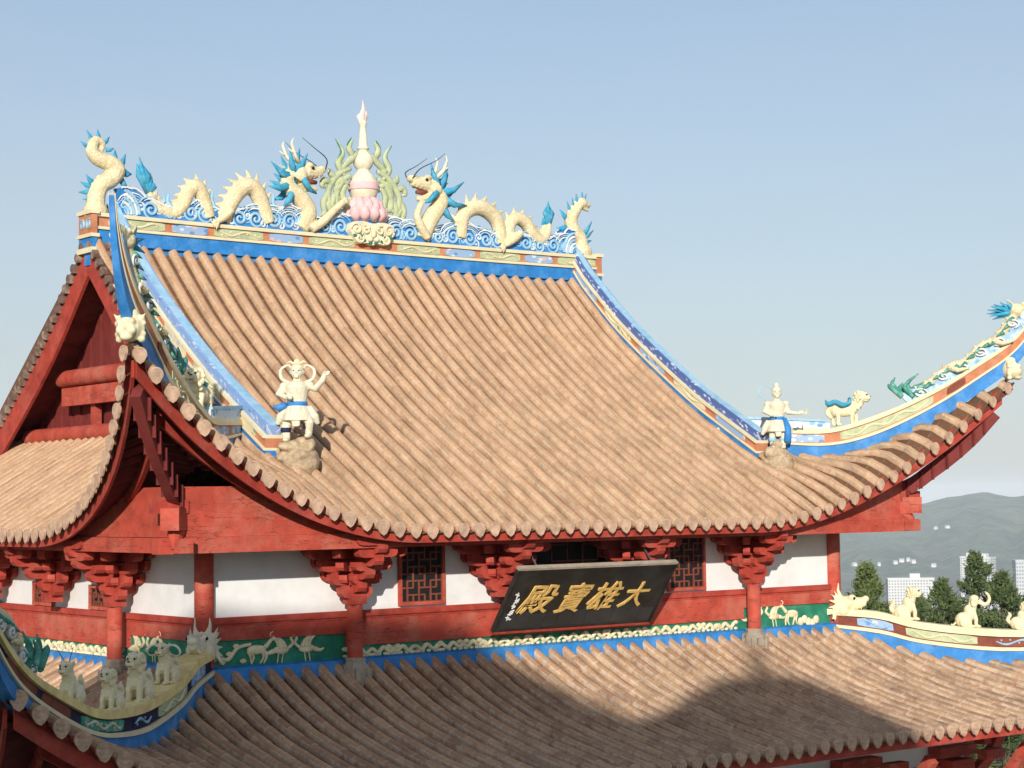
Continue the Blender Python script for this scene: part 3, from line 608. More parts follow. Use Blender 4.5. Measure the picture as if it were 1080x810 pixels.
# ---- ring of eave beams and boards
for sd in ('front', 'back', 'left', 'right'):
    H = half(sd); f = wmap(sd); A = H + .9; aa = np.linspace(-A, A, 61)
    eb = MB(); L_ = A + .34
    eb.hexa([f(-L_, .82, .95), f(L_, .82, .95), f(L_, 1.0, .95), f(-L_, 1.0, .95)], [f(-L_, .82, 1.17), f(L_, .82, 1.17), f(L_, 1.0, 1.17), f(-L_, 1.0, 1.17)])
    if sd in ('left', 'right'):
        eb = MB(); L_ = A - .1; eb.hexa([f(-L_, .82, .955), f(L_, .82, .955), f(L_, 1.0, .955), f(-L_, 1.0, .955)], [f(-L_, .82, 1.165), f(L_, .82, 1.165), f(L_, 1.0, 1.165), f(-L_, 1.0, 1.165)])
        for k in (-1, 1): eb.box(f(k * (A + .22), .93, 1.06), (.2, .2, .2))
    o = obj("eave_beam", eb, m_redp, hall)
    bd = MB(); vs = []
    for a in aa:
        k = abs(a) - H; s = float(eave(UP, k)) - .93; zt = min(1.86, float(surf(UP, k, s)) - .28); zt = max(zt, 1.19)
        vs += [f(a, .96, 1.172), f(a, .96, zt), f(a, .86, zt), f(a, .86, 1.172)]
    n = len(aa); bd.add(vs, [(i * 4 + j, i * 4 + (j + 1) % 4, i * 4 + 4 + (j + 1) % 4, i * 4 + 4 + j) for i in range(n - 1) for j in range(4)] + [(0, 1, 2, 3), (n * 4 - 1, n * 4 - 2, n * 4 - 3, n * 4 - 4)])
    obj("eave_board", bd, m_redp, hall)
    for k in (-1, 1):   # small stub beam on top of the corner
        sb = MB(); sb.hexa([f(k * (A - .12), .84, 1.50), f(k * (A + .4), .84, 1.50), f(k * (A + .4), 1.0, 1.50), f(k * (A - .12), 1.0, 1.50)], [f(k * (A - .12), .84, 1.68), f(k * (A + .4), .84, 1.68), f(k * (A + .4), 1.0, 1.68), f(k * (A - .12), 1.0, 1.68)])
        if sd in ('front', 'back'): obj("stub_beam", sb, m_red, hall)

# ---- upper walls
wl = MB(); wl.box((0, YC, .4), (2 * HX - .02, 2 * HY - .02, 2.3)); obj("wall", wl, m_white, hall)
def fbox(f, a0, a1, o0, o1, z0, z1, mb, mat=0):
    return mb.hexa([f(a0, o0, z0), f(a1, o0, z0), f(a1, o1, z0), f(a0, o1, z0)], [f(a0, o0, z1), f(a1, o0, z1), f(a1, o1, z1), f(a0, o1, z1)], mat)
COLS = {'front': [-4.15, -1.4, 1.4, 4.15], 'left': [-3.4, -1.2, 1.2, 3.4]}
COLS['back'] = COLS['front']; COLS['right'] = COLS['left']
def bracket(f, a):
    """stepped bracket arms with rounded noses"""
    mb = MB()
    def arm(a0, a1, o0, o1, z, h, w):   # rounded-under arm from (a0,o0) to both/one end(s)
        p, q = Vector(f(a0, o0, 0)), Vector(f(a1, o1, 0)); d = q - p; L = d.length; d.normalize(); n = Vector((-d.y, d.x, 0)) * w / 2
        prof = [(0, h), (L, h), (L, h * .45), (L - h * .25, h * .12), (L - h * .7, 0), (h * .7, 0), (h * .25, h * .12), (0, h * .45)]
        mb.prism(prof, lambda u, v, s: tuple(p + d * u + n * s + Vector((0, 0, z + v))), -1, 1)
    for i, (hl, z) in enumerate(((.27, .20), (.44, .40), (.62, .60), (.80, .79))):
        arm(a - hl, a + hl, .30, .30, z, .16, .15)
        if i > 0: arm(a - hl * .92, a + hl * .92, .04, .04, z + .04, .15, .1)
    for i, (ou, z) in enumerate(((.52, .28), (.74, .48), (.97, .68), (1.08, .86))):
        arm(a, a, -.02, ou, z, .17, .16)
        w = .16 + .09 * i
        arm(a - w, a + w, ou - .1, ou - .1, z + .13, .13, .15)
    for k in (-1, 1):
        for i, (hl, z) in enumerate(((.25, .36), (.42, .56), (.6, .76))): mb.box(f(a + k * (hl - .06), .30, z + .02), (.13, .13, .07))
        for i in range(3): arm(a + k * .05, a + k * (.3 + .16 * i), .2, .45 + .16 * i, .42 + .19 * i, .13, .12)
    mb.box(f(a, .30, .17), (.26, .26, .12))
    return mb
for sd in ('front', 'left', 'back', 'right'):
    H = half(sd); f = wmap(sd); c1 = COLS[sd][0]
    rl = MB(); fbox(f, -H + .1, H - .1, 0, .07, -.09, .0, rl); fbox(f, -H + .1, H - .1, 0, .04, -.13, -.09, rl); obj("wall_rail", rl, m_red, hall)
    for a0, a1, zb in ((-H + .12, c1, -.33), (c1, -c1, -.52), (-c1, H - .12, -.33)):
        pn = MB(); fbox(f, a0, a1, 0, .05, zb, -.132, pn); fbox(f, a0, a1, .05, .065, zb, zb + .025, pn)
        obj("red_panel", pn, m_redp, hall)
    # green frieze with cream figures in relief
    for i, (a0, a1, zt) in enumerate(((-H + .1, c1, -.335), (c1, 0, -.525), (0, -c1, -.525), (-c1, H - .1, -.335))):
        fz = MB(); fbox(f, a0, a1, 0, .03, -.8, zt, fz); zl = -.70; hh = zt - zl
        rn = random.Random(i + 5); x = a0 + .25
        fg = MB(); P3 = lambda u, v, d=.045: f(u, d, v)
        def tb(pts, r): fg.tube([P3(u, v) for u, v in smooth_path(pts, 4)], r, 6, 0)
        while x < a1 - .3:
            s = hh / .29; kind = 4 if i in (1, 2) else rn.randrange(4); dr_ = rn.choice((-1, 1)); q = lambda u, v: (x + dr_ * u * s, zl + v * s)
            if kind == 0:      # deer
                fg.ell(P3(*q(0, .17)), (.13 * s, .03, .055 * s)); tb([q(.11, .19), q(.17, .25), q(.2, .28)], [.03 * s, .02 * s]); fg.ell(P3(*q(.22, .29)), (.045 * s, .025, .03 * s))
                for u in (-.1, -.06, .07, .11): tb([q(u, .15), q(u + .02, .08), q(u + rn.uniform(-.03, .05), .01)], [.02 * s, .01 * s])
                tb([q(.2, .3), q(.18, .34), q(.22, .37)], .008 * s)
            elif kind == 1:    # crane with raised wings
                fg.ell(P3(*q(0, .15)), (.11 * s, .03, .05 * s)); tb([q(.09, .16), q(.16, .22), q(.13, .28), q(.19, .31)], [.022 * s, .012 * s])
                for u in (-.02, .02, .06): tb([q(u, .17), q(u - .04, .25), q(u - .12, .31)], [.03 * s, .006 * s])
                for u in (-.03, .03): tb([q(u, .12), q(u - .02, .0)], .008 * s)
                tb([q(-.1, .14), q(-.18, .12), q(-.24, .14)], [.035 * s, .01 * s])
            elif kind == 2:    # twisting branch with leaves
                tb([q(-.3, .02), q(-.15, .1), q(0, .08), q(.12, .2), q(.3, .24)], [.035 * s, .02 * s])
                for t in range(7): fg.ell(P3(*q(-.25 + .09 * t, .14 + .1 * math.sin(t * 2.1))), (.045 * s, .02, .028 * s))
            elif kind == 4:    # low dragon among clouds
                s = hh / .14; tb([q(-.26, .03), q(-.17, .09), q(-.08, .04), q(.0, .1), (q(.1, .04)), q(.18, .1)], [.012 * s, .026 * s, .03 * s, .026 * s, .03 * s]); fg.ell(P3(*q(.21, .105)), (.045 * s, .03, .03 * s))
                for t in range(6): fg.ell(P3(*q(-.24 + .09 * t, .022)), (.035 * s, .02, .02 * s))
            else:              # rocks and cloud
                for t in range(5): fg.ell(P3(*q(-.16 + .08 * t, .05 + .03 * math.sin(t * 1.7))), (.06 * s, .03, .06 * s))
            x += rn.uniform(.28, .4) * max(s, .7)
        fo = obj("green_frieze", fz, m_green, hall); obj("relief_pattern", fg, m_stat, fo, True)
    fl = MB(); fl.hexa([f(-H - .02, 0, -1.1), f(H + .02, 0, -1.1), f(H + .24, .24, -1.1), f(-H - .24, .24, -1.1)], [f(-H - .02, .02, -.69), f(H + .02, .02, -.69), f(H + .13, .13, -.72), f(-H - .13, .13, -.72)])
    obj("blue_flashing", fl, m_blue, hall)
    for a in COLS[sd]:
        obj("bracket_set", bracket(f, a), m_red, hall)
        if abs(a) < 3: continue
        cl = MB(); c = f(a, .30, 0); cl.lathe([(.115, -.72), (.12, -.3), (.115, .22)], (c[0], c[1], 0), 16)
        co = obj("bracket_column", cl, m_redp, hall, 'auto')
        bs = MB(); bs.lathe([(.15, -1.25), (.2, -1.12), (.23, -.95), (.20, -.80), (.15, -.74), (.16, -.68), (.13, -.67)], (c[0], c[1], 0), 8)
        for j in range(8): bs.box((c[0] + .215 * math.cos(j * .785 + .39), c[1] + .215 * math.sin(j * .785 + .39), -.93), (.07, .07, .2), 0, Matrix.Rotation(j * .785 + .39, 3, 'Z'))
        obj("stone_base", bs, m_stone, co)
for x in (-HX, HX):
    for y in (0, 2 * HY):
        cl = MB(); cl.lathe([(.14, -.7), (.14, 1.2)], (x, y, 0), 20); obj("corner_column", cl, m_redp, hall, 'auto')
# lattice windows
def window(f, a0, a1, z0, z1, parent, seed):
    w = MB(); fbox(f, a0, a1, 0, .02, z0, z1, w); wo = obj("window", w, m_dark, parent)
    fr = MB(); t = .05
    fbox(f, a0 - t, a1 + t, 0, .06, z0 - t, z0, fr); fbox(f, a0 - t, a1 + t, 0, .06, z1, z1 + t, fr); fbox(f, a0 - t, a0, 0, .058, z0, z1, fr); fbox(f, a1, a1 + t, 0, .058, z0, z1, fr)
    obj("window_frame", fr, m_redp, wo)
    la = MB(); nx = 7; nz = max(4, int(round((z1 - z0) / (a1 - a0) * nx))); du = (a1 - a0) / nx; dv = (z1 - z0) / nz; rn = random.Random(seed); b = .012
    for i in range(nx + 1):
        for j in range(nz):
            if (i * 2 + j) % 4 != 1 or i in (0, nx): fbox(f, a0 + i * du - b, a0 + i * du + b, .02, .04, z0 + j * dv, z0 + (j + 1) * dv, la)
    for j in range(nz + 1):
        for i in range(nx):
            if (i + 2 * j) % 4 != 2 or j in (0, nz): fbox(f, a0 + i * du, a0 + (i + 1) * du, .02, .038, z0 + j * dv - b, z0 + j * dv + b, la)
    obj("lattice", la, m_brown, wo)
ff = wmap('front'); lf = wmap('left')
for a0, a1 in ((-3.12, -2.36), (2.42, 3.2), (-1.15, 1.15)): window(ff, a0, a1, .08, 1.15, hall, 1)
for y0, y1 in ((2.95, 3.55), (5.0, 5.65), (7.6, 8.2)): window(lf, YC - y1, YC - y0, .06, .34, hall, 2)

# ---- lower hip ridges
LB = [(-.1, -.98), (.6, -1.16), (1.15, -1.34), (2.1, -1.48), (3.0, -1.38), (3.6, -1.22), (4.3, -.93), (5.1, -.49), (5.5, -.12), (5.85, .4), (6.05, 1.0)]
LT = [(-.1, -.44), (.55, -.50), (1.1, -.70), (2.1, -.84), (2.9, -.83), (3.55, -.73), (4.25, -.46), (4.85, -.19), (5.3, .11), (5.7, .52), (6.0, 1.05)]
for sx in (-1, 1):
    for fb in (0, 1):
        f = hipmap(sx, fb); b = [f(*p) for p in smooth_path(LB, 4)]; t = [f(*p) for p in smooth_path(LT, 4)]
        N = (sx * .7071, .7071, 0) if fb == 0 else (sx * .7071, -.7071, 0)
        hr = strip("lower_hip_ridge", b, t, N, [(0, .40, .13, 0), (.40, .5, .16, 1), (.5, .80, .12, 2), (.80, 1, .17, 3)], [m_blue, m_cream, m_brown if sx > 0 else m_navy, m_yel if sx < 0 else m_cream], hall)
        panels(hr, b, t, N, .12, .53, .77, [(.06, .13, m_bluep, m_lblue), (.155, .29, m_pgreen, m_cream), (.32, .40, m_navy if sx < 0 else m_brown, m_lblue), (.44, .60, m_sgreen if sx < 0 else m_pgreen, m_statp), (.64, .74, m_brown, None), (.76, .86, m_brown, None)])

# ---- lower storey
lw = MB(); lw.box((0, YC, -5.4), (2 * HX + 3.2, 2 * HY + 3.2, 6.6)); obj("lower_wall", lw, m_white, hall)
for sd in ('front', 'left', 'right', 'back'):
    H = half(sd); f = wmap(sd)
    bm = MB(); fbox(f, -H - 1.7, H + 1.7, 1.6, 1.72, -3.55, -3.2, bm); obj("lower_beam", bm, m_redp, hall)
    nb = 7 if sd in ('front', 'back') else 6
    for i in range(nb):
        a = -H - 1.1 + (2 * H + 2.2) * i / (nb - 1); st = MB(); q = smooth_path([(1.6, -3.9), (2.2, -3.72), (2.9, -3.3), (3.4, -2.72)], 4)
        for j in range(len(q) - 1): st.bar(f(a, *q[j]), f(a, *q[j + 1]), .16, .2)
        fbox(f, a - .3, a + .3, 1.6, 2.0, -3.3, -3.1, st); fbox(f, a - .5, a + .5, 1.62, 1.9, -3.05, -2.87, st); fbox(f, a - .25, a + .25, 2.5, 2.7, -3.02, -2.85, st)
        obj("lower_bracket", st, m_redp, hall)
        cl = MB(); c = f(a, 1.65, 0); cl.lathe([(.2, -9.0), (.2, -3.2)], (c[0], c[1], 0), 16); obj("lower_column", cl, m_redp, hall, 'auto')
pf = MB(); pf.box((0, YC, -8.85), (24, 22, .5)); obj("stone_platform", pf, m_stone, hall)
# ================================================================ ornaments on the main ridge
def xz(pts, y=YC - .1): return [(p[0], y, p[1]) for p in pts]
def loc(o, pts): return [tuple(Vector(p) - o.location) for p in pts]
def spines(mb, path, rad, h, step=2, mat=0, side=1, y=YC - .1):
    P = smooth_path(path, 5); n = len(P)
    for i in range(2, n - 2, step):
        d = Vector((P[i + 1][0] - P[i - 1][0], 0, P[i + 1][1] - P[i - 1][1])).normalized(); nn = Vector((-d.z, 0, d.x)) * side
        if nn.z < -.3: nn = nn * .4
        r = float(np.interp(i / (n - 1), np.linspace(0, 1, len(rad)), rad)); b = Vector((P[i][0], y, P[i][1])) + nn * r * .8
        mb.spike(b, b + nn * h - d * h * .5, .065, mat, 5, (1, .6, 1))
def tube2(mb, path, rad, y=YC - .1, n=12, mat=0): mb.tube(xz(smooth_path(path, 5), y), rad, n, mat)
def ridge_dragon(label, A, B, Cc, fin, leg, arm, head, face):
    """serpent dragon winding in and out of the clouds; head = (x, z) of the skull centre, face = +1 looks to +x"""
    o = thing("ridge_dragon", label, "dragon statue", (0, YC - .1, 6.54), 0, "dragons on the main roof ridge")
    def off(mb): 
        q = Vector(o.location); mb.v = [tuple(Vector(p) - q) for p in mb.v]; return mb
    hx, hz = head; b = MB()
    tube2(b, A, [.05, .09, .115, .13, .135, .13, .12]); tube2(b, B, [.13, .15, .16, .15, .13]); tube2(b, Cc, [.16, .17, .165, .145, .13])
    Y = YC - .1
    n0 = len(b.v)   # skull, snout, jaws, brow, cheeks
    b.ell((hx, Y, hz), (.17, .13, .15)); b.tube([(hx + face * .1, Y, hz + .03), (hx + face * .26, Y, hz + .03), (hx + face * .38, Y, hz + .05)], [.13, .10, .085], 10)
    b.ell((hx + face * .40, Y, hz + .09), (.065, .09, .06)); b.tube([(hx + face * .02, Y, hz - .12), (hx + face * .16, Y, hz - .22), (hx + face * .30, Y, hz - .22)], [.09, .065, .04], 8)
    for k in (-1, 1):
        b.ell((hx + face * .13, Y + k * .09, hz + .12), (.07, .05, .045)); b.ell((hx - face * .03, Y + k * .11, hz - .06), (.1, .05, .09))
        b.ell((hx + face * .36, Y + k * .06, hz + .10), (.045, .035, .04))
        for i in range(3): b.spike((hx + face * (.16 + .08 * i), Y + k * .06, hz - .02), (hx + face * (.17 + .08 * i), Y + k * .06, hz - .1), .018)
    for i in range(5): b.spike((hx - face * (.0 + .05 * i), Y, hz + .12 - .02 * i), (hx - face * (.1 + .07 * i), Y, hz + .25 - .04 * i), .035)
    K = 1.2; grow = lambda mb, i0=0: mb.v.__setitem__(slice(i0, None), [(hx + (p[0] - hx) * K, Y + (p[1] - Y) * K, hz + (p[2] - hz) * K) for p in mb.v[i0:]]); grow(b, n0)
    tube2(b, leg, [.07, .085, .07, .05], YC - .24); tube2(b, arm, [.07, .085, .07, .06], YC - .24)
    for pth in (leg, arm):
        e, e0 = pth[-1], pth[-2]; d = Vector((e[0] - e0[0], 0, e[1] - e0[1])).normalized()
        for k in (-.6, -.2, .2, .6):
            q = Matrix.Rotation(k, 3, 'Y') @ d; b.tube([(e[0], YC - .24, e[1]), (e[0] + q.x * .09, YC - .27, e[1] + q.z * .09), (e[0] + q.x * .15, YC - .25, e[1] + q.z * .15 - .03)], [.035, .028, .008], 6)
    sd = 1 if A[0][0] < A[-1][0] else -1
    spines(b, B, [.16, .18, .16], .17, 3, 0, 1 if B[0][0] < B[-1][0] else -1); spines(b, A, [.07, .13, .15], .13, 3, 0, sd)
    fuse("dragon_body", off(b), m_scale, o, .02, 0)
    m = MB()   # mane and beard
    for i in range(13):
        a = R(150 + 15 * (i - 6)); L = .40 + .13 * math.sin(i * 2.3); s = Vector((hx - face * .12, Y + .06 * ((i % 3) - 1), hz + .02 - .02 * i))
        t = s + Vector((face * math.cos(a) * L, .05 * ((i % 3) - 1), math.sin(a) * L * .8)); q = s.lerp(t, .55) + Vector((0, 0, -.06))
        m.tube([s, q, t], [.07, .055, .006], 6, 0, (1, .6, 1))
    m.tube([(hx - face * .02, Y - .13, hz - .10), (hx + face * .12, Y - .1, hz - .26), (hx + face * .26, Y - .06, hz - .30)], [.05, .04, .015], 6)
    grow(m); obj("mane", off(m), m_teal, o, True)
    f = MB()
    for i, (tx, tz) in enumerate(fin[1:]):
        for k in (-1, 0, 1): f.tube([(fin[0][0], Y, fin[0][1]), ((fin[0][0] + tx) / 2 + .07 * k, Y, (fin[0][1] + tz) / 2), (tx + .05 * k, Y, tz - abs(k) * .12)], [.05, .085, .006], 6, 0, (1, .4, 1))
    obj("tail_fin", off(f), m_teal, o, True)
    for k in (-1, 1):
        h = MB(); h.tube([(hx - face * .04, Y + k * .07, hz + .12), (hx - face * .16, Y + k * .12, hz + .26), (hx - face * .22, Y + k * .13, hz + .42), (hx - face * .19, Y + k * .14, hz + .5)], [.035, .03, .02, .006], 7)
        h.tube([(hx - face * .16, Y + k * .12, hz + .26), (hx - face * .28, Y + k * .13, hz + .33)], [.022, .006], 6); grow(h); obj("horn", off(h), m_statp, o, True)
        w = MB(); w.tube(smooth_path([(hx + face * .42, Y + k * .07, hz + .08), (hx + face * .36, Y + k * .2, hz + .22), (hx + face * .1, Y + k * .26, hz + .36), (hx - face * .1, Y + k * .24, hz + .5)], 5), [.012, .01, .007, .004], 5); grow(w); obj("whisker", off(w), m_wire, o)
        e = MB(); e.ell((hx + face * .17, Y + k * .115, hz + .075), .026, n=8, m=6); grow(e); obj("eye", off(e), m_dark, o, True)
    mo = MB(); mo.tube([(hx + face * .1, Y, hz - .11), (hx + face * .3, Y, hz - .12)], [.06, .03], 8); grow(mo); obj("mouth", off(mo), m_brown, o, True)
    return o
ridge_dragon("cream dragon on the main ridge left of the lotus finial, head facing right",
    [(-4.51, 7.01), (-4.40, 6.82), (-4.24, 6.71), (-4.03, 6.69), (-3.87, 6.84), (-3.76, 7.06), (-3.64, 7.19), (-3.53, 7.15), (-3.44, 6.96), (-3.34, 6.66)],
    [(-3.06, 6.62), (-2.96, 6.86), (-2.83, 7.08), (-2.67, 7.25), (-2.53, 7.30), (-2.38, 7.22), (-2.26, 7.0), (-2.13, 6.66)],
    [(-1.47, 6.6), (-1.35, 6.78), (-1.30, 6.96), (-1.44, 7.16), (-1.64, 7.32), (-1.74, 7.48), (-1.62, 7.62)],
    [(-4.53, 7.0), (-4.69, 7.62), (-4.45, 7.3)], [(-2.96, 6.83), (-3.12, 6.68), (-3.23, 6.60)], [(-1.29, 6.6), (-1.08, 6.74), (-.85, 6.95), (-.62, 7.15)], (-1.46, 7.64), 1)
ridge_dragon("cream dragon on the main ridge right of the lotus finial, head facing left",
    [(4.40, 7.16), (4.34, 6.95), (4.17, 6.82), (3.97, 6.93), (3.79, 7.13), (3.57, 7.2), (3.40, 7.08), (3.28, 6.75)],
    [(3.14, 6.66), (3.10, 7.04), (2.93, 7.24), (2.66, 7.34), (2.40, 7.28), (2.22, 7.1), (2.16, 6.7)],
    [(1.25, 6.62), (1.36, 6.86), (1.52, 7.10), (1.70, 7.34), (1.68, 7.5), (1.56, 7.58)],
    [(4.40, 7.14), (4.38, 7.62), (4.25, 7.25)], [(3.57, 6.91), (3.36, 6.74), (3.16, 6.62)], [(1.30, 6.62), (1.14, 6.84), (1.06, 7.05), (1.14, 7.26)], (1.50, 7.66), -1)
# ---- seahorse-tailed ridge-end beasts
def end_beast(label, path, rad, fins, sx, curl):
    o = thing("ridge_end_beast", label, "roof statue", (path[0][0], YC, 6.6), 0, "beasts at the ends of the main ridge")
    def off(mb): mb.v = [tuple(Vector(p) - Vector(o.location)) for p in mb.v]; return mb
    b = MB(); tube2(b, path, rad, YC, 12); b.ell((path[0][0], YC, path[0][1] + .06), (.22, .2, .2))
    if not curl:
        hx, hz = path[-1]; b.ell((hx + .04, YC, hz + .02), (.12, .1, .11)); b.tube([(hx + .1, YC, hz), (hx + .24, YC, hz - .02)], [.08, .05], 8); b.tube([(hx + .06, YC, hz - .08), (hx + .2, YC, hz - .13)], [.05, .03], 8)
    spines(b, path[:6], rad[:4], .04, 3, 0, 1, YC)
    fuse("beast_body", off(b), m_scale, o, .02, 0)
    for g in fins:
        f = MB()
        for (x0, z0), (x1, z1), r in g:
            m_ = Vector(((x0 + x1) / 2, YC, (z0 + z1) / 2 - .02)); f.tube([(x0, YC, z0), m_, (x1, YC, z1)], [r, r * .75, .006], 6, 0, (1, .45, 1))
        obj("blue_fin", off(f), m_teal, o, True)
end_beast("cream curled seahorse-like beast with blue fins on the left end of the main ridge",
    [(-5.46, 6.55), (-5.45, 6.88), (-5.36, 7.08), (-5.18, 7.2), (-5.08, 7.36), (-5.2, 7.47), (-5.42, 7.53), (-5.53, 7.67), (-5.46, 7.83), (-5.34, 7.8), (-5.36, 7.68), (-5.45, 7.69)],
    [.17, .16, .15, .155, .165, .15, .125, .11, .09, .06, .045, .03],
    [[((-5.56, 7.72), (-5.74, 7.80), .05), ((-5.5, 7.83), (-5.62, 8.0), .05), ((-5.4, 7.88), (-5.42, 8.03), .05), ((-5.3, 7.82), (-5.2, 7.93), .05), ((-5.26, 7.7), (-5.12, 7.74), .05)],
     [((-5.1, 7.5), (-5.1, 7.72), .07), ((-5.0, 7.44), (-4.9, 7.66), .07), ((-4.94, 7.34), (-4.78, 7.32), .08), ((-5.0, 7.22), (-4.86, 7.08), .07)],
     [((-5.52, 6.98), (-5.78, 6.92), .06), ((-5.52, 7.05), (-5.74, 7.1), .06), ((-5.5, 7.1), (-5.64, 7.24), .06), ((-5.5, 6.9), (-5.7, 6.8), .05)]], -1, True)
end_beast("small cream beast with blue fins on the right end of the main ridge",
    [(5.33, 6.6), (5.28, 6.92), (5.1, 7.1), (5.06, 7.32), (5.18, 7.5), (5.32, 7.66)], [.15, .155, .15, .135, .11, .085],
    [[((4.98, 7.3), (4.76, 7.5), .07), ((4.98, 7.14), (4.66, 7.12), .08), ((5.06, 7.44), (4.96, 7.68), .05), ((5.14, 7.54), (5.1, 7.76), .05), ((5.24, 7.66), (5.2, 7.86), .05)],
     [((5.38, 7.74), (5.36, 7.92), .035), ((5.4, 7.72), (5.48, 7.88), .035)],
     [((5.36, 7.0), (5.62, 7.32), .06), ((5.36, 6.94), (5.66, 7.14), .06), ((5.34, 6.88), (5.6, 6.92), .06)]], 1, False)
# ---- lotus finial
fo = thing("lotus_finial", "tall gourd finial on a pink lotus with flame tip and green scrolls", "finial", (0, YC, 6.55))
b = MB(); b.lathe([(.30, .25), (.36, .30), (.30, .36), (.2, .40)], n=24)
obj("lotus_foot", b, m_blue, fo, 'auto')
b = MB()
for ring, (r0, z0, r1, z1, n, w) in enumerate(((.33, .34, .44, .56, 12, .13), (.27, .42, .36, .70, 12, .12), (.2, .5, .28, .76, 10, .11))):
    for j in range(n):
        a = 2 * math.pi * (j + .5 * (ring % 2)) / n; c, s = math.cos(a), math.sin(a)
        b.tube([(r0 * c, r0 * s, z0 - .02), ((r0 + r1) / 2 * c * 1.08, (r0 + r1) / 2 * s * 1.08, (z0 + z1) / 2), (r1 * c, r1 * s, z1)], [w * .7, w * 1.05, w * .5], 10)
b.lathe([(.28, .3), (.36, .42), (.3, .62), (.2, .74), (.05, .76)])
b.v = [(p[0] * .86, p[1] * .86, p[2]) for p in b.v]; obj("lotus", b, m_pink, fo, True)
b = MB(); b.lathe([(.14, .70), (.24, .78), (.285, .92), (.27, 1.06), (.2, 1.18), (.12, 1.27), (.115, 1.30), (.17, 1.36), (.20, 1.46), (.17, 1.56), (.10, 1.63), (.085, 1.66), (.12, 1.70), (.085, 1.76), (.075, 1.95), (.06, 2.12), (.085, 2.18), (.05, 2.24)], n=28)
go = obj("gourd", b, m_statp, fo, 'auto')
b = MB(); b.lathe([(.286, .90), (.292, .93), (.284, 1.02), (.276, 1.05)], n=28); obj("pink_band", b, m_pink, go, True)
b = MB()
for x, z, r in ((0, 2.62, .07), (-.05, 2.42, .055), (.06, 2.45, .055), (-.085, 2.34, .04), (.09, 2.35, .04)):
    b.tube(smooth_path([(x * .3, 0, 2.16), (x * .9 - .02, 0, 2.3), (x + .015, 0, (2.3 + z) / 2), (x * .9, 0, z)], 4), [r, r * 1.05, r * .6, .006], 8, 0, (1, .6, 1))
m_flame = M("pale_pink_flame", (.80, .62, .56), var=.15, scale=5, dirt=(.8, .74, .66), dscale=6)
obj("flame", b, m_flame, fo, True)
for k in (-1, 1):
    b = MB()
    C_ = [[(.30, 1.30), (.52, 1.2), (.70, 1.02), (.80, .80), (.74, .58), (.58, .60), (.58, .76), (.66, .74)], [(.5, 1.2), (.57, 1.38), (.47, 1.58), (.60, 1.80)], [(.25, 1.54), (.33, 1.70), (.24, 1.86)], [(.16, 1.60), (.30, 1.46), (.44, 1.34), (.46, 1.18), (.3, 1.1)],
          [(.80, .80), (.90, .60), (.88, .42), (1.0, .34)], [(.72, .98), (.88, 1.02), (.93, .92), (.85, .88)], [(.30, .46), (.42, .6), (.48, .8), (.40, .96), (.32, .9)], [(.44, .44), (.58, .44), (.66, .34)], [(.56, .96), (.62, .84), (.54, .78)], [(.40, 1.34), (.5, 1.3), (.54, 1.38)], [(.84, .62), (.72, .46), (.60, .44)], [(.62, 1.1), (.74, 1.16), (.76, 1.28)]]
    C_ = C_ + [[(u * .62 + .12, v * .8 + .12) for u, v in q] for q in C_[:1]] + [[(u * .8, v * .86 + .1) for u, v in C_[4]], [(.36, 1.0), (.5, 1.06), (.6, .98), (.56, .9), (.5, .94)], [(.3, .74), (.36, .66), (.46, .7), (.44, .78)]]
    for i, q in enumerate(C_): b.tube([(k * u, -.02, v) for u, v in smooth_path(q, 5)], [.05, .07, .062, .045, .016], 7, 0, (1, .8, 1))
    so_ = obj("scroll", b, m_pgreen, fo, True)
    e = MB()
    for i, q in enumerate(C_[:4]): e.tube([(k * (u + .035), -.03, v + .02) for u, v in smooth_path(q, 5)], [.016, .022, .02, .008], 5)
    obj("scroll_edge", e, m_green, so_, True)
b = MB(); out = [(-.42, -.02), (-.50, .1), (-.47, .22), (-.34, .27), (0, .29), (.34, .27), (.47, .22), (.5, .1), (.42, -.02), (.3, -.14), (.12, -.12), (0, -.16), (-.12, -.12), (-.3, -.14)]
b.prism([(p[0], p[1]) for p in smooth_path(out + out[:1], 3)[:-1]], lambda u, v, d: (u, d, v), -.30, .02)
bo = obj("mask_plaque", b, m_statp, fo)
b = MB()
for k in (-1, 1):
    for (cx_, cz_, r, a0) in ((.36, .12, .12, 0), (.3, -.05, .1, 2), (.16, .12, .09, 1)): b.tube([(k * u, -.315, v) for u, v in spiral((cx_, cz_), r, 1.3, a0)], [.014, .03, .02], 6)
    b.ell((k * .11, -.32, .16), (.05, .03, .035)); b.ell((k * .07, -.32, -.05), (.06, .04, .05))
b.ell((0, -.33, .06), (.05, .05, .09)); obj("mask_relief", b, m_stat, bo, True)
b = MB()
for k in (-1, 1):
    for x, z in ((.24, .02), (.2, -.08), (.4, -.0), (.06, -.12)): b.ell((k * x, -.31, z), (.045, .018, .03))
obj("leaf_paint", b, m_green, bo, True)

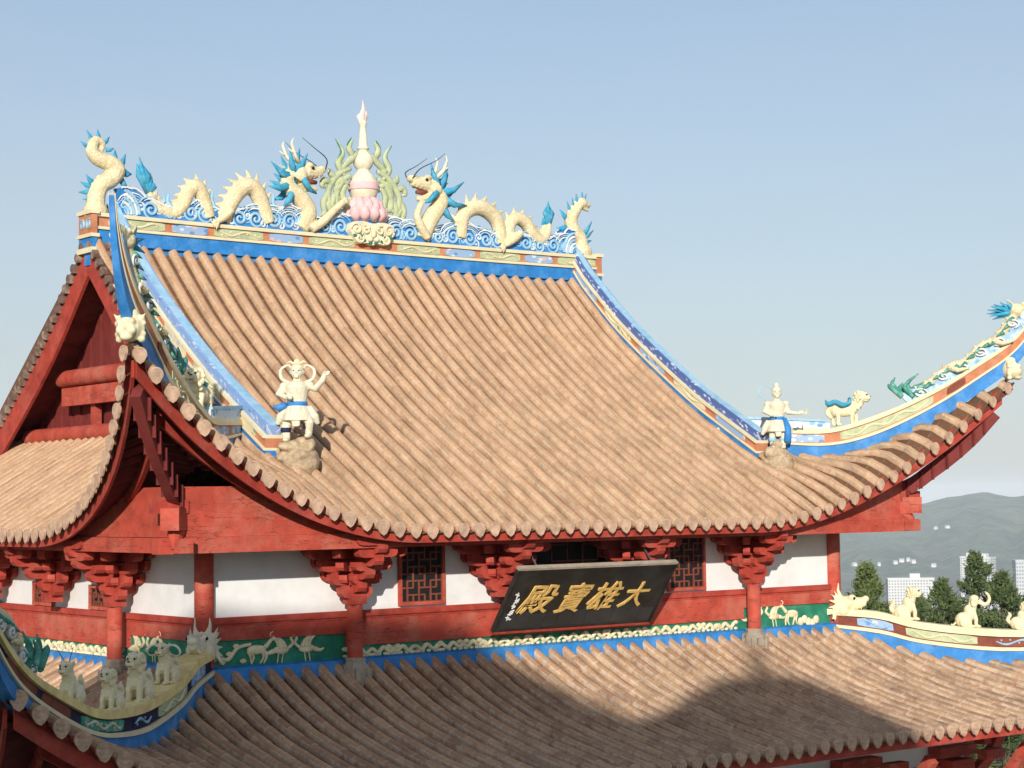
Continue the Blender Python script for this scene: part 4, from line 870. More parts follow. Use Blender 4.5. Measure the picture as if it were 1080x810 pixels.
# ================================================================ statues on the hips
def warrior(label, x, y, z, rz, pose):
    o = thing("warrior_statue", label, "warrior statue", (x, y, z), rz, "warriors at the feet of the roof ridges"); o.scale = (1.12, 1.08, .93) if pose == 0 else (1.0, 1.0, .9)
    r = MB(); rn = random.Random(4 + pose)
    for i in range(15):
        a = rn.uniform(0, 6.28); q = rn.uniform(0, .2); h = rn.uniform(.0, .3) * (1.2 - q * 3)
        r.ell((q * math.cos(a) * 1.2, q * math.sin(a), h), (rn.uniform(.08, .16), rn.uniform(.07, .13), rn.uniform(.07, .14)), 0, Matrix.Rotation(rn.uniform(0, 3), 3, 'X'), 7, 5)
    r.ell((0, .05, -.05), (.3, .24, .3)); fuse("rock_base", r, m_rock, o, .03, 0)
    zb = .36; b = MB(); T = lambda pts, rad: b.tube(pts, rad, 10)
    if pose == 0:   # wide stance, arm raised to the right
        T([(-.14, -.03, zb - .08), (-.15, -.02, zb + .14), (-.09, -.01, zb + .36)], [.05, .062, .085]); T([(.15, -.02, zb), (.17, -.08, zb + .2), (.07, -.02, zb + .38)], [.048, .06, .085])
        sh = [(-.15, 0, zb + .80), (.15, 0, zb + .82)]
        T([(.15, 0, zb + .80), (.25, -.06, zb + .74), (.34, -.10, zb + .86), (.37, -.1, zb + .94)], [.07, .058, .045, .036]); hR = (.38, -.1, zb + .97)
        T([(-.15, 0, zb + .80), (-.23, -.05, zb + .66), (-.12, -.17, zb + .60)], [.07, .058, .04]); hL = (-.07, -.18, zb + .60)
    else:           # upright, forearm held out to the right
        T([(-.09, -.01, zb - .06), (-.095, -.02, zb + .14), (-.07, 0, zb + .38)], [.05, .06, .085]); T([(.09, -.03, zb - .06), (.10, -.05, zb + .16), (.06, 0, zb + .38)], [.05, .06, .085])
        T([(.14, 0, zb + .80), (.2, -.06, zb + .62), (.34, -.12, zb + .60)], [.065, .055, .036]); hR = (.38, -.13, zb + .60)
        T([(-.14, 0, zb + .80), (-.22, -.02, zb + .64), (-.10, -.15, zb + .56)], [.065, .055, .036]); hL = (-.06, -.16, zb + .56)
    for k in (-1, 1): b.ell((k * (.145 if pose == 0 else .09), -.07, zb - .07 + (.06 if pose == 0 and k > 0 else 0)), (.05, .1, .045))
    b.lathe([(.21, zb + .24), (.18, zb + .36), (.125, zb + .5), (.145, zb + .66), (.175, zb + .78), (.10, zb + .86), (.05, zb + .88)], (0, 0, 0), 16)
    b.tube([(0, -.13, zb + .46), (-.01, -.16, zb + .3), (.0, -.15, zb + .14)], [.07, .08, .05], 8, 0, (1, .5, 1))
    for k in (-1, 1): b.ell((k * .16, 0, zb + .80), (.075, .075, .065)); b.tube([(k * .14, .02, zb + .46), (k * .22, .03, zb + .3), (k * .27, .05, zb + .18)], [.06, .07, .03], 8)
    T([(0, 0, zb + .84), (0, -.01, zb + .94)], [.055, .05]); hz_ = zb + 1.02; b.ell((0, -.015, hz_), (.085, .095, .11), n=16, m=12)
    b.ell((0, -.11, hz_ - .012), (.018, .03, .026)); b.ell((0, -.095, hz_ - .055), (.035, .022, .012)); b.ell((0, -.085, hz_ - .085), (.035, .03, .025)); b.ell((0, -.095, hz_ + .035), (.07, .02, .014))
    for k in (-1, 1): b.ell((k * .085, 0, hz_ - .005), (.016, .03, .036))
    for h, d in ((hR, (1, 0, .3)), (hL, (.6, -1, 0))):
        d = Vector(d).normalized(); h = Vector(h); sd = d.cross(Vector((0, 0, 1))).normalized(); b.ell(h, (.038, .038, .042))
        for i in range(4):
            s = h + Vector((0, 0, .028 - .018 * i)) + d * .02; b.tube([s, s + d * .045 + sd * .01, s + d * (.05 - .004 * i) + sd * .04], [.013, .012, .008], 6)
        b.tube([h + sd * .02, h + sd * .045 + Vector((0, 0, .03)), h + sd * .04 + Vector((0, 0, .05)) + d * .02], [.014, .013, .009], 6)
    fuse("figure", b, m_statp, o, .0125, 1)
    h = MB(); h.ell((0, .015, hz_ + .045), (.092, .092, .085)); h.lathe([(.04, hz_ + .11), (.05, hz_ + .15), (.035, hz_ + .19), (.012, hz_ + .21)], (0, .01, 0), 12)
    if pose == 0:
        for k in (-1, 1): h.tube([(k * .03, .0, hz_ + .12), (k * .09, .0, hz_ + .17), (k * .13, 0, hz_ + .15)], [.02, .016, .008], 6)
    obj("hair_topknot", h, m_stat if pose == 0 else m_statp, o, True)
    for k in (-1, 1): e = MB(); e.ell((k * .033, -.1, hz_ + .015), (.013, .009, .009), n=8, m=6); obj("eye", e, m_dark, o, True)
    rb = MB()       # ribbon looping behind the head
    if pose == 0:
        for k in (-1, 1): rb.tube(smooth_path([(k * .1, .05, zb + .84), (k * .21, .06, zb + .92), (k * .22, .06, zb + 1.06), (k * .12, .06, zb + 1.13), (k * .06, .06, zb + 1.04)], 5), [.03, .026, .022, .02, .012], 7)
    else: rb.tube(smooth_path([(-.06, .06, zb + 1.1), (-.2, .06, zb + 1.16), (-.32, .06, zb + 1.08), (-.28, .06, zb + .96), (-.2, .05, zb + .88)], 5), [.006, .012, .012, .012, .008], 6)
    obj("ribbon", rb, m_statp if pose == 0 else m_lblue, o, True)
    sa = MB(); sa.lathe([(.128, zb + .455), (.140, zb + .48), (.140, zb + .52), (.128, zb + .545)], n=16)
    if pose == 1: sa.tube([(.12, -.12, zb + .5), (.17, -.16, zb + .3), (.16, -.17, zb + .06), (.2, -.15, zb - .02)], [.035, .06, .065, .02], 8, 0, (1, .5, 1))
    else: sa.tube([(-.14, -.06, zb + .5), (-.24, -.04, zb + .44), (-.32, -.02, zb + .46)], [.05, .06, .02], 8)
    obj("sash", sa, m_blue, o, True)
    for k in (-1, 1):
        x0, y0, z0 = ((.15, -.03, zb + .13) if k > 0 else (-.15, -.02, zb + .08)) if pose == 0 else (k * .095, -.03, zb + .08); bt = MB(); bt.lathe([(.062, -.03), (.072, 0), (.072, .03), (.06, .05)], (x0, y0, z0), 12); obj("boot_cuff", bt, m_navy if pose == 0 else m_lblue, o, 'auto')
    if pose == 1: w = MB(); w.tube([(.36, -.13, zb + .60), (.52, -.16, zb + .60)], [.02, .012], 6); w.spike((.5, -.16, zb + .58), (.52, -.16, zb + .72), .02); obj("short_blade", w, m_yel, o)
    return o
warrior("cream warrior with one fist raised, standing on a rock against the roof tiles", -4.86, .12, 2.28, R(-38), 0)
warrior("cream warrior with long blue sash and outstretched forearm, standing against the sky", 5.22, .08, 2.24, R(-38), 1)

def hipdir(sx): return math.atan2(-1, sx)     # outwards along a front hip
def beast(kind, label, sx, t, z, size, group, cat="guardian statue", name="guardian_beast", turn=0, mat=None):
    """seated animal looking along +x in its own frame"""
    o = thing(name, label, cat, (sx * (HX + t), -t, z), hipdir(sx) + turn, group); o.scale = (size,) * 3; mat = mat or m_stat
    b = MB(); T = lambda pts, r: b.tube(pts, r, 9)
    if kind == 'kylin':
        b.ell((-.05, 0, .42), (.34, .17, .18)); b.ell((.18, 0, .5), (.17, .16, .2)); b.ell((-.28, 0, .42), (.17, .17, .19))
        for x, y, k in ((.22, .1, .06), (.18, -.1, -.03), (-.3, .11, -.08), (-.26, -.11, .04)): T([(x, y, .42), (x + k, y, .22), (x + k * .6, y, .03)], [.085, .06, .055]); b.ell((x + k * .6 + .04, y, .03), (.08, .06, .045))
        nk = (.3, .62); hd = (.42, .80)
    else:
        b.ell((-.20, 0, .24), (.26, .22, .24)); b.ell((.02, 0, .46), (.19, .17, .26), rot=Matrix.Rotation(R(-20), 3, 'Y'))
        for k in (-1, 1):
            T([(.10, k * .1, .50), (.18, k * .12, .26), (.18, k * .12, .04)], [.085, .068, .06]); b.ell((.23, k * .12, .04), (.1, .065, .05))
            b.ell((-.14, k * .18, .17), (.2, .09, .17)); b.ell((.03, k * .2, .045), (.16, .06, .05))
            for j in range(3): b.ell((.3, k * .12 + (j - 1) * .035, .03), (.03, .02, .028))
        nk = (.08, .62); hd = (.15, .84)
    T([(nk[0] - .03, 0, nk[1] - .1), (hd[0] - .03, 0, hd[1] - .05)], [.16, .14]); hx, hz_ = hd
    if kind == 'elephant':
        b.ell((hx, 0, hz_), (.17, .15, .18)); T(smooth_path([(hx + .12, 0, hz_), (hx + .27, 0, hz_ - .12), (hx + .4, 0, hz_ - .1), (hx + .47, 0, hz_ + .04), (hx + .43, 0, hz_ + .18), (hx + .36, 0, hz_ + .24)], 4), [.09, .075, .065, .055, .045, .04])
        for k in (-1, 1): b.ell((hx - .08, k * .17, hz_ - .03), (.05, .05, .17), rot=Matrix.Rotation(k * .4, 3, 'X')); b.ell((hx - .03, k * .2, hz_ - .06), (.1, .025, .14)); b.spike((hx + .14, k * .08, hz_ - .08), (hx + .26, k * .1, hz_ - .16), .03)
        T([(-.4, 0, .2), (-.5, 0, .08), (-.58, 0, .1)], [.04, .03, .03])
    else:
        b.ell((hx, 0, hz_), (.17, .16, .165)); b.ell((hx + .15, 0, hz_ - .05), (.1, .11, .085)); b.ell((hx + .13, 0, hz_ - .125), (.085, .09, .035)); b.ell((hx + .23, 0, hz_ + .0), (.035, .05, .03))
        for k in (-1, 1):
            b.ell((hx + .12, k * .08, hz_ + .085), (.055, .045, .03)); b.ell((hx + .2, k * .05, hz_ - .06), (.04, .05, .045))
            b.ell((hx - .06, k * .15, hz_ + .1), (.035, .04, .06)); 
        if kind in ('lion', 'mane', 'kylin'):
            for i in range(34):
                a = i * 2.4; q = -.9 + 1.75 * i / 33; rr_ = math.sqrt(max(0, 1 - q * q)); v = Vector((-abs(rr_ * math.cos(a)) * .8 - .05, rr_ * math.sin(a), q)); b.ell(Vector((hx - .02, 0, hz_ - .03)) + v * .2, .05, n=7, m=5)
            for i in range(4): b.ell((hx + .02 - .04 * i, .12 * (-1) ** i, hz_ - .2 - .04 * i), .06, n=7, m=5)
        if kind == 'horned':
            for k in (-1, 1): T([(hx, k * .07, hz_ + .12), (hx - .08, k * .12, hz_ + .24), (hx - .18, k * .13, hz_ + .28)], [.035, .028, .01])
        T(smooth_path([(-.4, 0, .2), (-.52, 0, .36), (-.44, 0, .54), (-.5, 0, .64)], 4), [.05, .07, .075, .02])
    fuse("beast_body", b, mat, o, .013, 0)
    if kind != 'elephant': e = MB(); e.ell((hx + .17, 0, hz_ - .098), (.075, .075, .016), n=10, m=6); obj("mouth", e, m_brown, o, True); e = MB(); e.ell((hx + .262, 0, hz_ + .005), (.018, .035, .02), n=8, m=6); obj("nose", e, m_brown, o, True)
    for k in (-1, 1): e = MB(); e.ell((hx + (.13 if kind == 'elephant' else .155), k * (.1 if kind == 'elephant' else .075), hz_ + .045), .022, n=8, m=6); obj("eye", e, m_dark, o, True)
    if kind == 'kylin': s_ = MB(); s_.tube(smooth_path([(.1, -.2, .62), (-.1, -.22, .56), (-.3, -.2, .66), (-.5, -.12, .6), (-.56, -.05, .72)], 4), [.05, .07, .06, .07, .02], 8); s_.tube([(.1, -.2, .62), (.1, 0, .74), (.1, .2, .6)], .05, 8); obj("blue_sash", s_, m_teal, o, True)
    if kind == 'wires':
        for k in (-1, 1): w = MB(); w.tube([(hx - .02, k * .06, hz_ + .14), (hx + .04, k * .16, hz_ + .34), (hx + .08, k * .24, hz_ + .5)], [.01, .008, .004], 5); obj("antenna", w, m_wire, o)
    if kind == 'eared':
        for k in (-1, 1):
            w = MB(); w.ell((hx - .06, k * .3, hz_ - .02), (.03, .2, .14), rot=Matrix.Rotation(-k * .5, 3, 'X')); wo = obj("ear", w, m_statp, o, True)
            w = MB(); w.ell((hx - .03, k * .3, hz_ - .02), (.016, .15, .095), rot=Matrix.Rotation(-k * .5, 3, 'X')); obj("ear_lining", w, m_green, wo, True)
    return o
GU = "beasts on the upper hip ridges"; GL = "seated beasts on the lower hip ridges"
beast('kylin', "cream maned beast with blue sash on the upper right hip ridge against the sky", 1, .22, 2.90, .66, GU)
beast('kylin', "cream maned beast on the upper left hip ridge beside the fist-raising warrior", -1, .12, 2.90, .66, GU)
def zl(t): return float(np.interp(t, [p[0] for p in LT], [p[1] for p in LT])) - .02
def lbeast(kind, label, sx, t, size, turn=0): return beast(kind, label, sx, t, zl(t), size, GL, turn=turn)
lbeast('eared', "cream beast with wide green-lined ears on the lower left hip ridge", -1, 1.27, .54, R(-15))
lbeast('lion', "biggest seated cream lion on the lower left hip, below the red bracket column", -1, 2.1, .62, R(-10))
lbeast('mane', "short curly-maned lion on the lower left hip, second from the green dragon tail", -1, 2.85, .5, R(-12))
lbeast('wires', "cream seated beast with two wire antennae on the lower left hip ridge", -1, 3.84, .5, R(-12))
lbeast('mane', "bushy-headed cream lion on the lower right hip, in front of the white slab block", 1, .95, .6)
lbeast('elephant', "cream elephant with a raised trunk sitting on the lower right hip ridge", 1, 1.72, .58)
lbeast('lion', "cream beast on the lower right hip, cut off by the picture's right edge", 1, 2.38, .5)
# ---- dragon heads that swallow the top ends of the lower hips
for sx in (-1, 1):
    o = thing("dragon_head", "cream spiny dragon head on the lower %s hip ridge, against the corner column" % ("left" if sx < 0 else "right"), "dragon head", (sx * (HX + .12), -.12, -.5), hipdir(sx), "dragon heads on the lower hips"); o.scale = (.82, .82, .9)
    b = MB(); b.ell((-.02, 0, .12), (.3, .2, .2)); b.tube([(.1, 0, .16), (.34, 0, .16), (.5, 0, .2)], [.17, .13, .09], 10); b.tube([(.05, 0, -.02), (.3, 0, -.12), (.42, 0, -.16)], [.13, .1, .05], 9); b.ell((.5, 0, .25), (.08, .1, .07))
    for k in (-1, 1):
        b.ell((.2, k * .13, .28), (.09, .06, .06)); b.ell((0, k * .18, .05), (.14, .08, .15))
        for i in range(7): a = R(95 + 30 * i); b.spike((-.05 - .05 * i * .4, k * .18, .12 + .1 * math.sin(a)), (-.22 + .18 * math.cos(a), k * (.26 + .02 * i), .12 + .34 * math.sin(a)), .05)
        for i in range(3): b.spike((.2 + .1 * i, k * .1, .08), (.21 + .1 * i, k * .1, -.02), .025)
        b.tube([(-.05, k * .1, .28), (-.12, k * .12, .44), (-.1, k * .13, .58)], [.06, .045, .015], 7)
    b.tube([(-.1, 0, .25), (-.2, 0, .45), (-.22, 0, .62)], [.12, .09, .03], 8)
    fuse("head", b, m_statp if sx < 0 else m_stat, o, .022, 1)
    for k in (-1, 1): b = MB(); b.ell((.24, k * .17, .27), .03, n=8, m=6); obj("eye", b, m_dark, o, True)
# ---- dragons lying on the upswept tips
def hip_dragon(label, sx, fb, path, r0, tail_green, head):
    f = hipmap(sx, fb); base = Vector(f(*path[0])); o = thing("hip_dragon", label, "dragon statue", base, 0, "dragons on the upswept hip tips")
    F = lambda t, z, d=0: tuple(Vector(f(t, z, d)) - base)
    P = smooth_path(path, 6); b = MB(); b.tube([F(*p) for p in P], [r0 * .5, r0, r0 * 1.1, r0, r0 * 1.1, r0], 10)
    n = len(P)
    for i in range(3, n - 3, 3):
        d = Vector((P[i + 1][0] - P[i - 1][0], P[i + 1][1] - P[i - 1][1], 0)).normalized(); q = Vector((P[i][0] - d.y * r0 * 1.6 - d.x * .05, P[i][1] + d.x * r0 * 1.6 - d.y * .05, 0)); b.spike(F(*P[i]), F(q.x, q.y), .04)
    if head:
        t, z = P[-1]; b.ell(F(t, z + .03), (.13, .13, .13)); b.tube([F(t, z + .04), F(t + .18, z + .12), F(t + .28, z + .14)], [.1, .08, .05], 8); b.tube([F(t + .04, z - .05), F(t + .2, z - .02)], [.07, .03], 8)
        for k in (-1, 1): b.spike(F(t - .02, z + .1, k * .06), F(t - .2, z + .32, k * .1), .03); b.ell(F(t + .08, z + .13, k * .08), .04)
    for i, q in enumerate((int(n * .3), int(n * .68))):
        for k in (-1, 1): t, z = P[q]; b.tube([F(t, z, k * .06), F(t + .1, z - .06, k * .17), F(t + .2, z - .03, k * .16)], [.06, .05, .03], 7); [b.spike(F(t + .2, z - .03, k * .16), F(t + .28, z + .05 * (j - 1), k * (.16 + .03 * j)), .02) for j in range(3)]
    fuse("dragon_body", b, m_scale, o, .02, 0)
    g = MB(); t0, z0 = path[0]
    for i in range(8):
        a = .7 + .28 * i; L = .42 + .12 * math.sin(i * 2); q = [(t0 - .1 + .05 * i, z0 - .04), (t0 - .15 - .25 * L * math.cos(a * .5) + .05 * i, z0 + L * .35), (t0 - .28 + .1 * i, z0 + L * .75 * abs(math.sin(a)))]
        g.tube([F(p[0], p[1], .07 * ((i % 3) - 1)) for p in smooth_path(q, 4)], [.05, .045, .008], 6, 0)
    obj("tail_plume", g, m_sgreen if tail_green else m_teal, o, True)
    m = MB(); t, z = P[-1]
    for i in range(8):
        a = R(95 + 18 * i); m.tube([F(t - .05, z), F(t - .07 + .12 * math.cos(a), z + .1 * math.sin(a), .05 * ((i % 3) - 1)), F(t - .1 + .27 * math.cos(a), z + .2 * math.sin(a), .09 * ((i % 3) - 1))], [.045, .04, .006], 6)
    obj("mane", m, m_teal, o, True)
    lv = MB()      # green fin leaves along the flanks
    for i in range(3, n - 3, 3):
        t, z = P[i]
        for k in (-1, 1): lv.spike(F(t, z - .02, k * .07), F(t - .1, z - .12 + .04 * (i % 2), k * .15), .045)
    obj('fin_leaf_fringe', lv, m_sgreen if i % 2 else m_green, o, True)
    w = MB()
    for i in range(6):
        q = P[int((i + .5) / 6 * (n - 1))]; tz = q[1] - r0
        for k in (-1, 1): w.tube([(lambda uv: F(uv[0], uv[1], k * .1))(uv) for uv in spiral((q[0], tz), .09, 1.5, i, 1, 18)], [.012, .024, .018], 5)
    obj("cloud_scrolls", w, m_bwhite, o, True)
    w = MB(); HTs = smooth_path(HT if r0 < .09 else LT, 4); tq = [p for p in HTs if path[0][0] - .1 < p[0] < path[-1][0] + .25]; nz_ = len(tq)
    for i in range(nz_ - 1):
        h0, h1 = [.15 + .05 * math.sin(j * 1.9) for j in (i, i + 1)]; p, q = tq[i], tq[i + 1]; dx, dz = q[0] - p[0], q[1] - p[1]; L_ = math.hypot(dx, dz) or 1; nx_, nz2 = -dz / L_, dx / L_
        w.hexa([F(p[0], p[1], -.07), F(q[0], q[1], -.07), F(q[0], q[1], .07), F(p[0], p[1], .07)], [F(p[0] + nx_ * h0, p[1] + nz2 * h0, -.05), F(q[0] + nx_ * h1, q[1] + nz2 * h1, -.05), F(q[0] + nx_ * h1, q[1] + nz2 * h1, .05), F(p[0] + nx_ * h0, p[1] + nz2 * h0, .05)])
    obj("cloud_bed", w, m_bwpat2, o)
    return o
HP = [(1.04, 3.44), (1.3, 3.66), (1.55, 3.92), (1.76, 4.02), (1.95, 4.28), (2.15, 4.42), (2.32, 4.70), (2.42, 4.92)]
for (sx, fb, lb) in ((1, 0, "cream dragon with green plumed tail climbing the right upswept tip of the upper roof"), (-1, 0, "cream dragon on the nearest upswept roof tip, above the left guardian mask"), (-1, 1, "cream dragon on the far upper roof tip at the picture's left edge"), (1, 1, "cream dragon on the hidden upswept tip behind the upper roof")):
    if (sx, fb) != (1, 1): hip_dragon(lb, sx, fb, HP, .08, True, True)
hip_dragon("dragon with dark green plumed tail on the lower left hip tip", -1, 0, [(4.75, -.1), (5.0, .1), (5.25, .42), (5.5, .55), (5.7, .95), (5.85, 1.4)], .1, True, True)

# ================================================================ name board
bx, by0, bz0, by1, bz1, bw = 0.0, -.36, -.44, -1.06, .54, 3.25
bo = thing("name_board", "black lacquered name board with four gold characters hung tilted under the eave", "signboard", (bx, by0, bz0))
upv = Vector((0, by1 - by0, bz1 - bz0)); BH = upv.length; upv.normalize(); nv = Vector((0, -upv.z, upv.y)); nv.normalize()
if nv.y > 0: nv = -nv
BP = lambda u, v, d: tuple(Vector((u, 0, 0)) + upv * v + nv * d)
b = MB(); b.prism([(-bw / 2, 0), (bw / 2, 0), (bw / 2, BH), (-bw / 2, BH)], BP, -.05, 0); obj("board", b, m_black, bo)
b = MB()
for i in range(11):
    u0 = -bw / 2 + .05 + (bw - .1) * i / 11; b.prism([(u0 + .004, .06), (u0 + (bw - .1) / 11 - .004, .06), (u0 + (bw - .1) / 11 - .004, .36 + .04 * math.sin(i * 1.7)), (u0 + .004, .36 + .04 * math.sin(i * 1.7 + 1))], BP, .001, .005)
obj("worn_planks", b, M("worn_black", (.035, .036, .035), var=.5, scale=2, rough=.55), bo)
b = MB()
b.prism([(-bw / 2 - .03, BH - .005), (bw / 2 + .03, BH - .005), (bw / 2 + .03, BH + .035), (-bw / 2 - .03, BH + .035)], BP, -.07, .012)
fo_ = obj("top_edge", b, m_stone, bo)
b = MB(); b.prism([(-bw / 2 - .02, 0), (-bw / 2, 0), (-bw / 2, BH), (-bw / 2 - .02, BH)], BP, -.06, .012); obj("side_edge", b, m_black, bo)
b = MB(); b.prism([(bw / 2, 0), (bw / 2 + .03, 0), (bw / 2 + .03, BH), (bw / 2, BH)], BP, -.06, .012); obj("side_edge", b, m_black, bo)
b = MB(); b.prism([(-bw / 2 - .03, -.035), (bw / 2 + .03, -.035), (bw / 2 + .03, 0), (-bw / 2 - .03, 0)], BP, -.06, .012); obj("bottom_edge", b, m_red, bo)
def glyph(ch, cu_, cv_, w, h, name, mat, weight=.018, shear=.3):
    c = bpy.data.curves.new("t", 'FONT'); c.body = ch; c.size = 1; c.offset = weight; c.extrude = .012; c.resolution_u = 3
    t = bpy.data.objects.new("t", c); COL.objects.link(t); dg = bpy.context.evaluated_depsgraph_get(); dg.update()
    me = bpy.data.meshes.new_from_object(t.evaluated_get(dg)); bpy.data.objects.remove(t)
    n = len(me.vertices); co = np.zeros(n * 3); me.vertices.foreach_get("co", co); co = co.reshape(-1, 3)
    if n == 0: return None
    mn, mx_ = co.min(0), co.max(0); q = (co - (mn + mx_) / 2) / np.maximum(mx_ - mn, 1e-6)
    u = cu_ + q[:, 0] * w + q[:, 1] * h * shear + .012 * np.sin(q[:, 1] * 9) ; v = cv_ + q[:, 1] * h + .05 * q[:, 0] * h + .01 * np.sin(q[:, 0] * 11)
    for i in range(n): me.vertices[i].co = BP(u[i], v[i], .014 + q[i, 2] * .02)
    me.materials.clear(); me.materials.append(mat); me.name = name; return link(name, me, bo)
for ch, u, w, h in (("殿", -1.0, .62, .54), ("寶", -.28, .50, .58), ("雄", .36, .56, .56), ("大", 1.02, .50, .50)): glyph(ch, u, .62, w, h, "gold_character", m_gold, .009)
sgn = MB(); rn = random.Random(9)
for i in range(5):
    v = .72 - .11 * i; u = -1.44 + .02 * math.sin(i)
    for k in range(5): a = rn.uniform(0, 3.1); c_, s_ = math.cos(a) * .035, math.sin(a) * .035; du, dv = rn.uniform(-.03, .03), rn.uniform(-.035, .035); sgn.bar(BP(u + du - c_, v + dv - s_, .006), BP(u + du + c_, v + dv + s_, .006), .014, .014)
obj("signature_strokes", sgn, m_bwhite, bo)
for k in (-1, 1): b = MB(); b.tube([BP(k * 1.2, BH - .05, -.03), tuple(Vector((k * 1.2, -.1, 1.35)) - Vector((0, by0 * 0, 0)) + Vector((0, -.2, 0)))], .015, 6); obj("hanger_rod", b, m_wire, bo)

# ================================================================ trees
def rand_leafs(n, crown, seed, size, mat_tilt=.6):
    rs = np.random.RandomState(seed); V = []; Fc = []
    for i in range(n):
        c, out = crown(rs); d = Vector(out); d = (d + Vector(rs.normal(0, mat_tilt, 3))).normalized(); a = d.orthogonal().normalized(); b2 = d.cross(a); s = size * rs.uniform(.6, 1.4); L = s * rs.uniform(1.2, 2.2)
        ang = rs.uniform(0, 6.28); a2 = a * math.cos(ang) + b2 * math.sin(ang); c = Vector(c)
        o = len(V); V += [tuple(c - a2 * s * .35), tuple(c + d * L * .5 - a2 * s * .2 + Vector((0, 0, .05 * s))), tuple(c + d * L), tuple(c + d * L * .5 + a2 * s * .25), tuple(c + a2 * s * .3)]; Fc.append((o, o + 1, o + 2, o + 3, o + 4))
    mb = MB(); mb.v = V; mb.f = Fc; mb.m = [0] * len(Fc); mb.uv = [(0, 0)] * len(V); return mb
m_leaf = M("conifer_foliage", (.16, .21, .075), var=.6, scale=1.2, dirt=(.10, .13, .05), dscale=.5, damt=.7, rough=.9, spec=.1)
m_leaf2 = M("dark_foliage", (.12, .165, .065), var=.6, scale=1.0, dirt=(.085, .10, .045), dscale=.5, damt=.7, rough=.9, spec=.1)
m_bark = M("bark", (.10, .07, .05), var=.4, scale=5, bump=.5)
def conifer(label, x, y, ztop, h, rmax, seed, mat):
    o = thing("conifer_tree", label, "tree", (x, y, ztop - h), 0, "trees behind the hall"); rs0 = random.Random(seed)
    br = [(1 - rs0.uniform(.02, .95) ** 1.25, rs0.uniform(0, 6.28), rs0.uniform(.6, 1.15)) for _ in range(150)]
    def crown(rs):
        t, a, k = br[rs.randint(len(br))]; R_ = rmax * (1 - t) ** .85 * k + .06; q = rs.uniform(.15, 1) ** .7; a = a + rs.normal(0, .13); zz = h * t + R_ * q * .25 + rs.normal(0, .09)
        return (R_ * q * math.cos(a) + rs.normal(0, .06), R_ * q * math.sin(a) + rs.normal(0, .06), zz), (math.cos(a) * .8, math.sin(a) * .8, .55)
    obj("crown", rand_leafs(20000, crown, seed, .075), mat, o)
    b = MB(); b.tube([(0, 0, -6), (0, 0, h * .5), (.05, 0, h * .96)], [.28, .16, .03], 8)
    for t, a, k in br[:40]: R_ = rmax * (1 - t) ** .75 * k * .8; b.tube([(0, 0, h * t), (R_ * math.cos(a), R_ * math.sin(a), h * t - .12 * R_ + .2)], [.06 * (1 - t) + .015, .01], 5)
    obj("trunk", b, m_bark, o)
def tree_at(label, px, py, d, h, rmax, seed, mat):
    v = cf + cr * ((px - 540) / 2032.87) - cu * ((py - 405) / 2032.87); k = d / math.hypot(v.x, v.y); conifer(label, cam_loc.x + v.x * k, cam_loc.y + v.y * k, cam_loc.z + v.z * k, h, rmax, seed, mat)
tree_at("small pointed conifer directly right of the red corner column", 914, 596, 68, 9, 2.9, 1, m_leaf)
tree_at("tallest pointed conifer, rising behind the elephant statue", 1030, 585, 70, 11, 4.4, 2, m_leaf2)
tree_at("bushy conifer between the bushy-headed lion and the tallest conifer", 992, 615, 66, 9, 4.0, 3, m_leaf2)
tree_at("dark low conifer just behind the lion on the right hip ridge", 966, 632, 64, 8, 2.6, 4, m_leaf2)
tree_at("conifer right of the tallest one, in front of the grey tower", 1056, 606, 67, 9, 3.9, 5, m_leaf2)
# ================================================================ unseen buildings behind the viewer, roof outlines shaped to cast the lower-roof shadow
TA = R(41.0); TO = Vector((-45 * math.sin(TA), -45 * math.cos(TA), 0))
def side_roof(parent, prof, dp, z_shift=0):
    """curved roof whose end view is the profile prof; the long sides slope away front and back"""
    mb = MB(); n = len(prof); ny = 9
    for i in range(n):
        u, z = prof[i]
        for j in range(ny):
            q = abs(j / (ny - 1) * 2 - 1); mb.v.append((u, (j / (ny - 1) - .5) * 2 * dp, z - 3.0 * (1 - (1 - q) ** 1.6) )); mb.uv.append((u / .29, q * dp / .3))
    mb.hasuv = True
    for i in range(n - 1):
        for j in range(ny - 1): a = i * ny + j; mb.f.append((a, a + 1, a + ny + 1, a + ny)); mb.m.append(0)
    return obj("roof", mb, m_tile2, parent, True)
t1 = thing("unseen_hall", "unseen hall behind the viewer, curved tile roof shaped to cast the lower-roof shadow", "temple", TO, -TA)
side_roof(t1, smooth_path([(-9.6, 11.0), (-8.4, 11.6), (-7.3, 12.4), (-6.6, 13.1), (-5.8, 13.25), (-4.9, 13.28), (-3.2, 13.65), (-1.6, 13.9), (-1.2, 13.7), (-.86, 13.4), (-.22, 13.05), (.35, 12.7), (.9, 12.35), (1.6, 12.1)], 3), 4.2)
b = MB(); b.box((-3.9, 0, .8), (9.4, 5.6, 19.6)); obj("wall", b, m_white, t1)
b = MB(); b.tube([(-6.4, 0, 13.05), (-4, 0, 13.35), (-1.7, 0, 13.75)], .12, 8); obj("ridge", b, m_blue, t1)
for u in (-8.2, -5.4, -2.6, .2):
    b = MB(); b.lathe([(.25, -9), (.25, 9.4)], (u, -3.1, 0), 14); obj("column", b, m_red, t1)
t2 = thing("unseen_tower", "unseen slim tower with a finial behind the viewer, shaped to cast the lower-roof shadow", "tower", TO + Vector((math.cos(TA), -math.sin(TA), 0)) * 3.4, -TA)
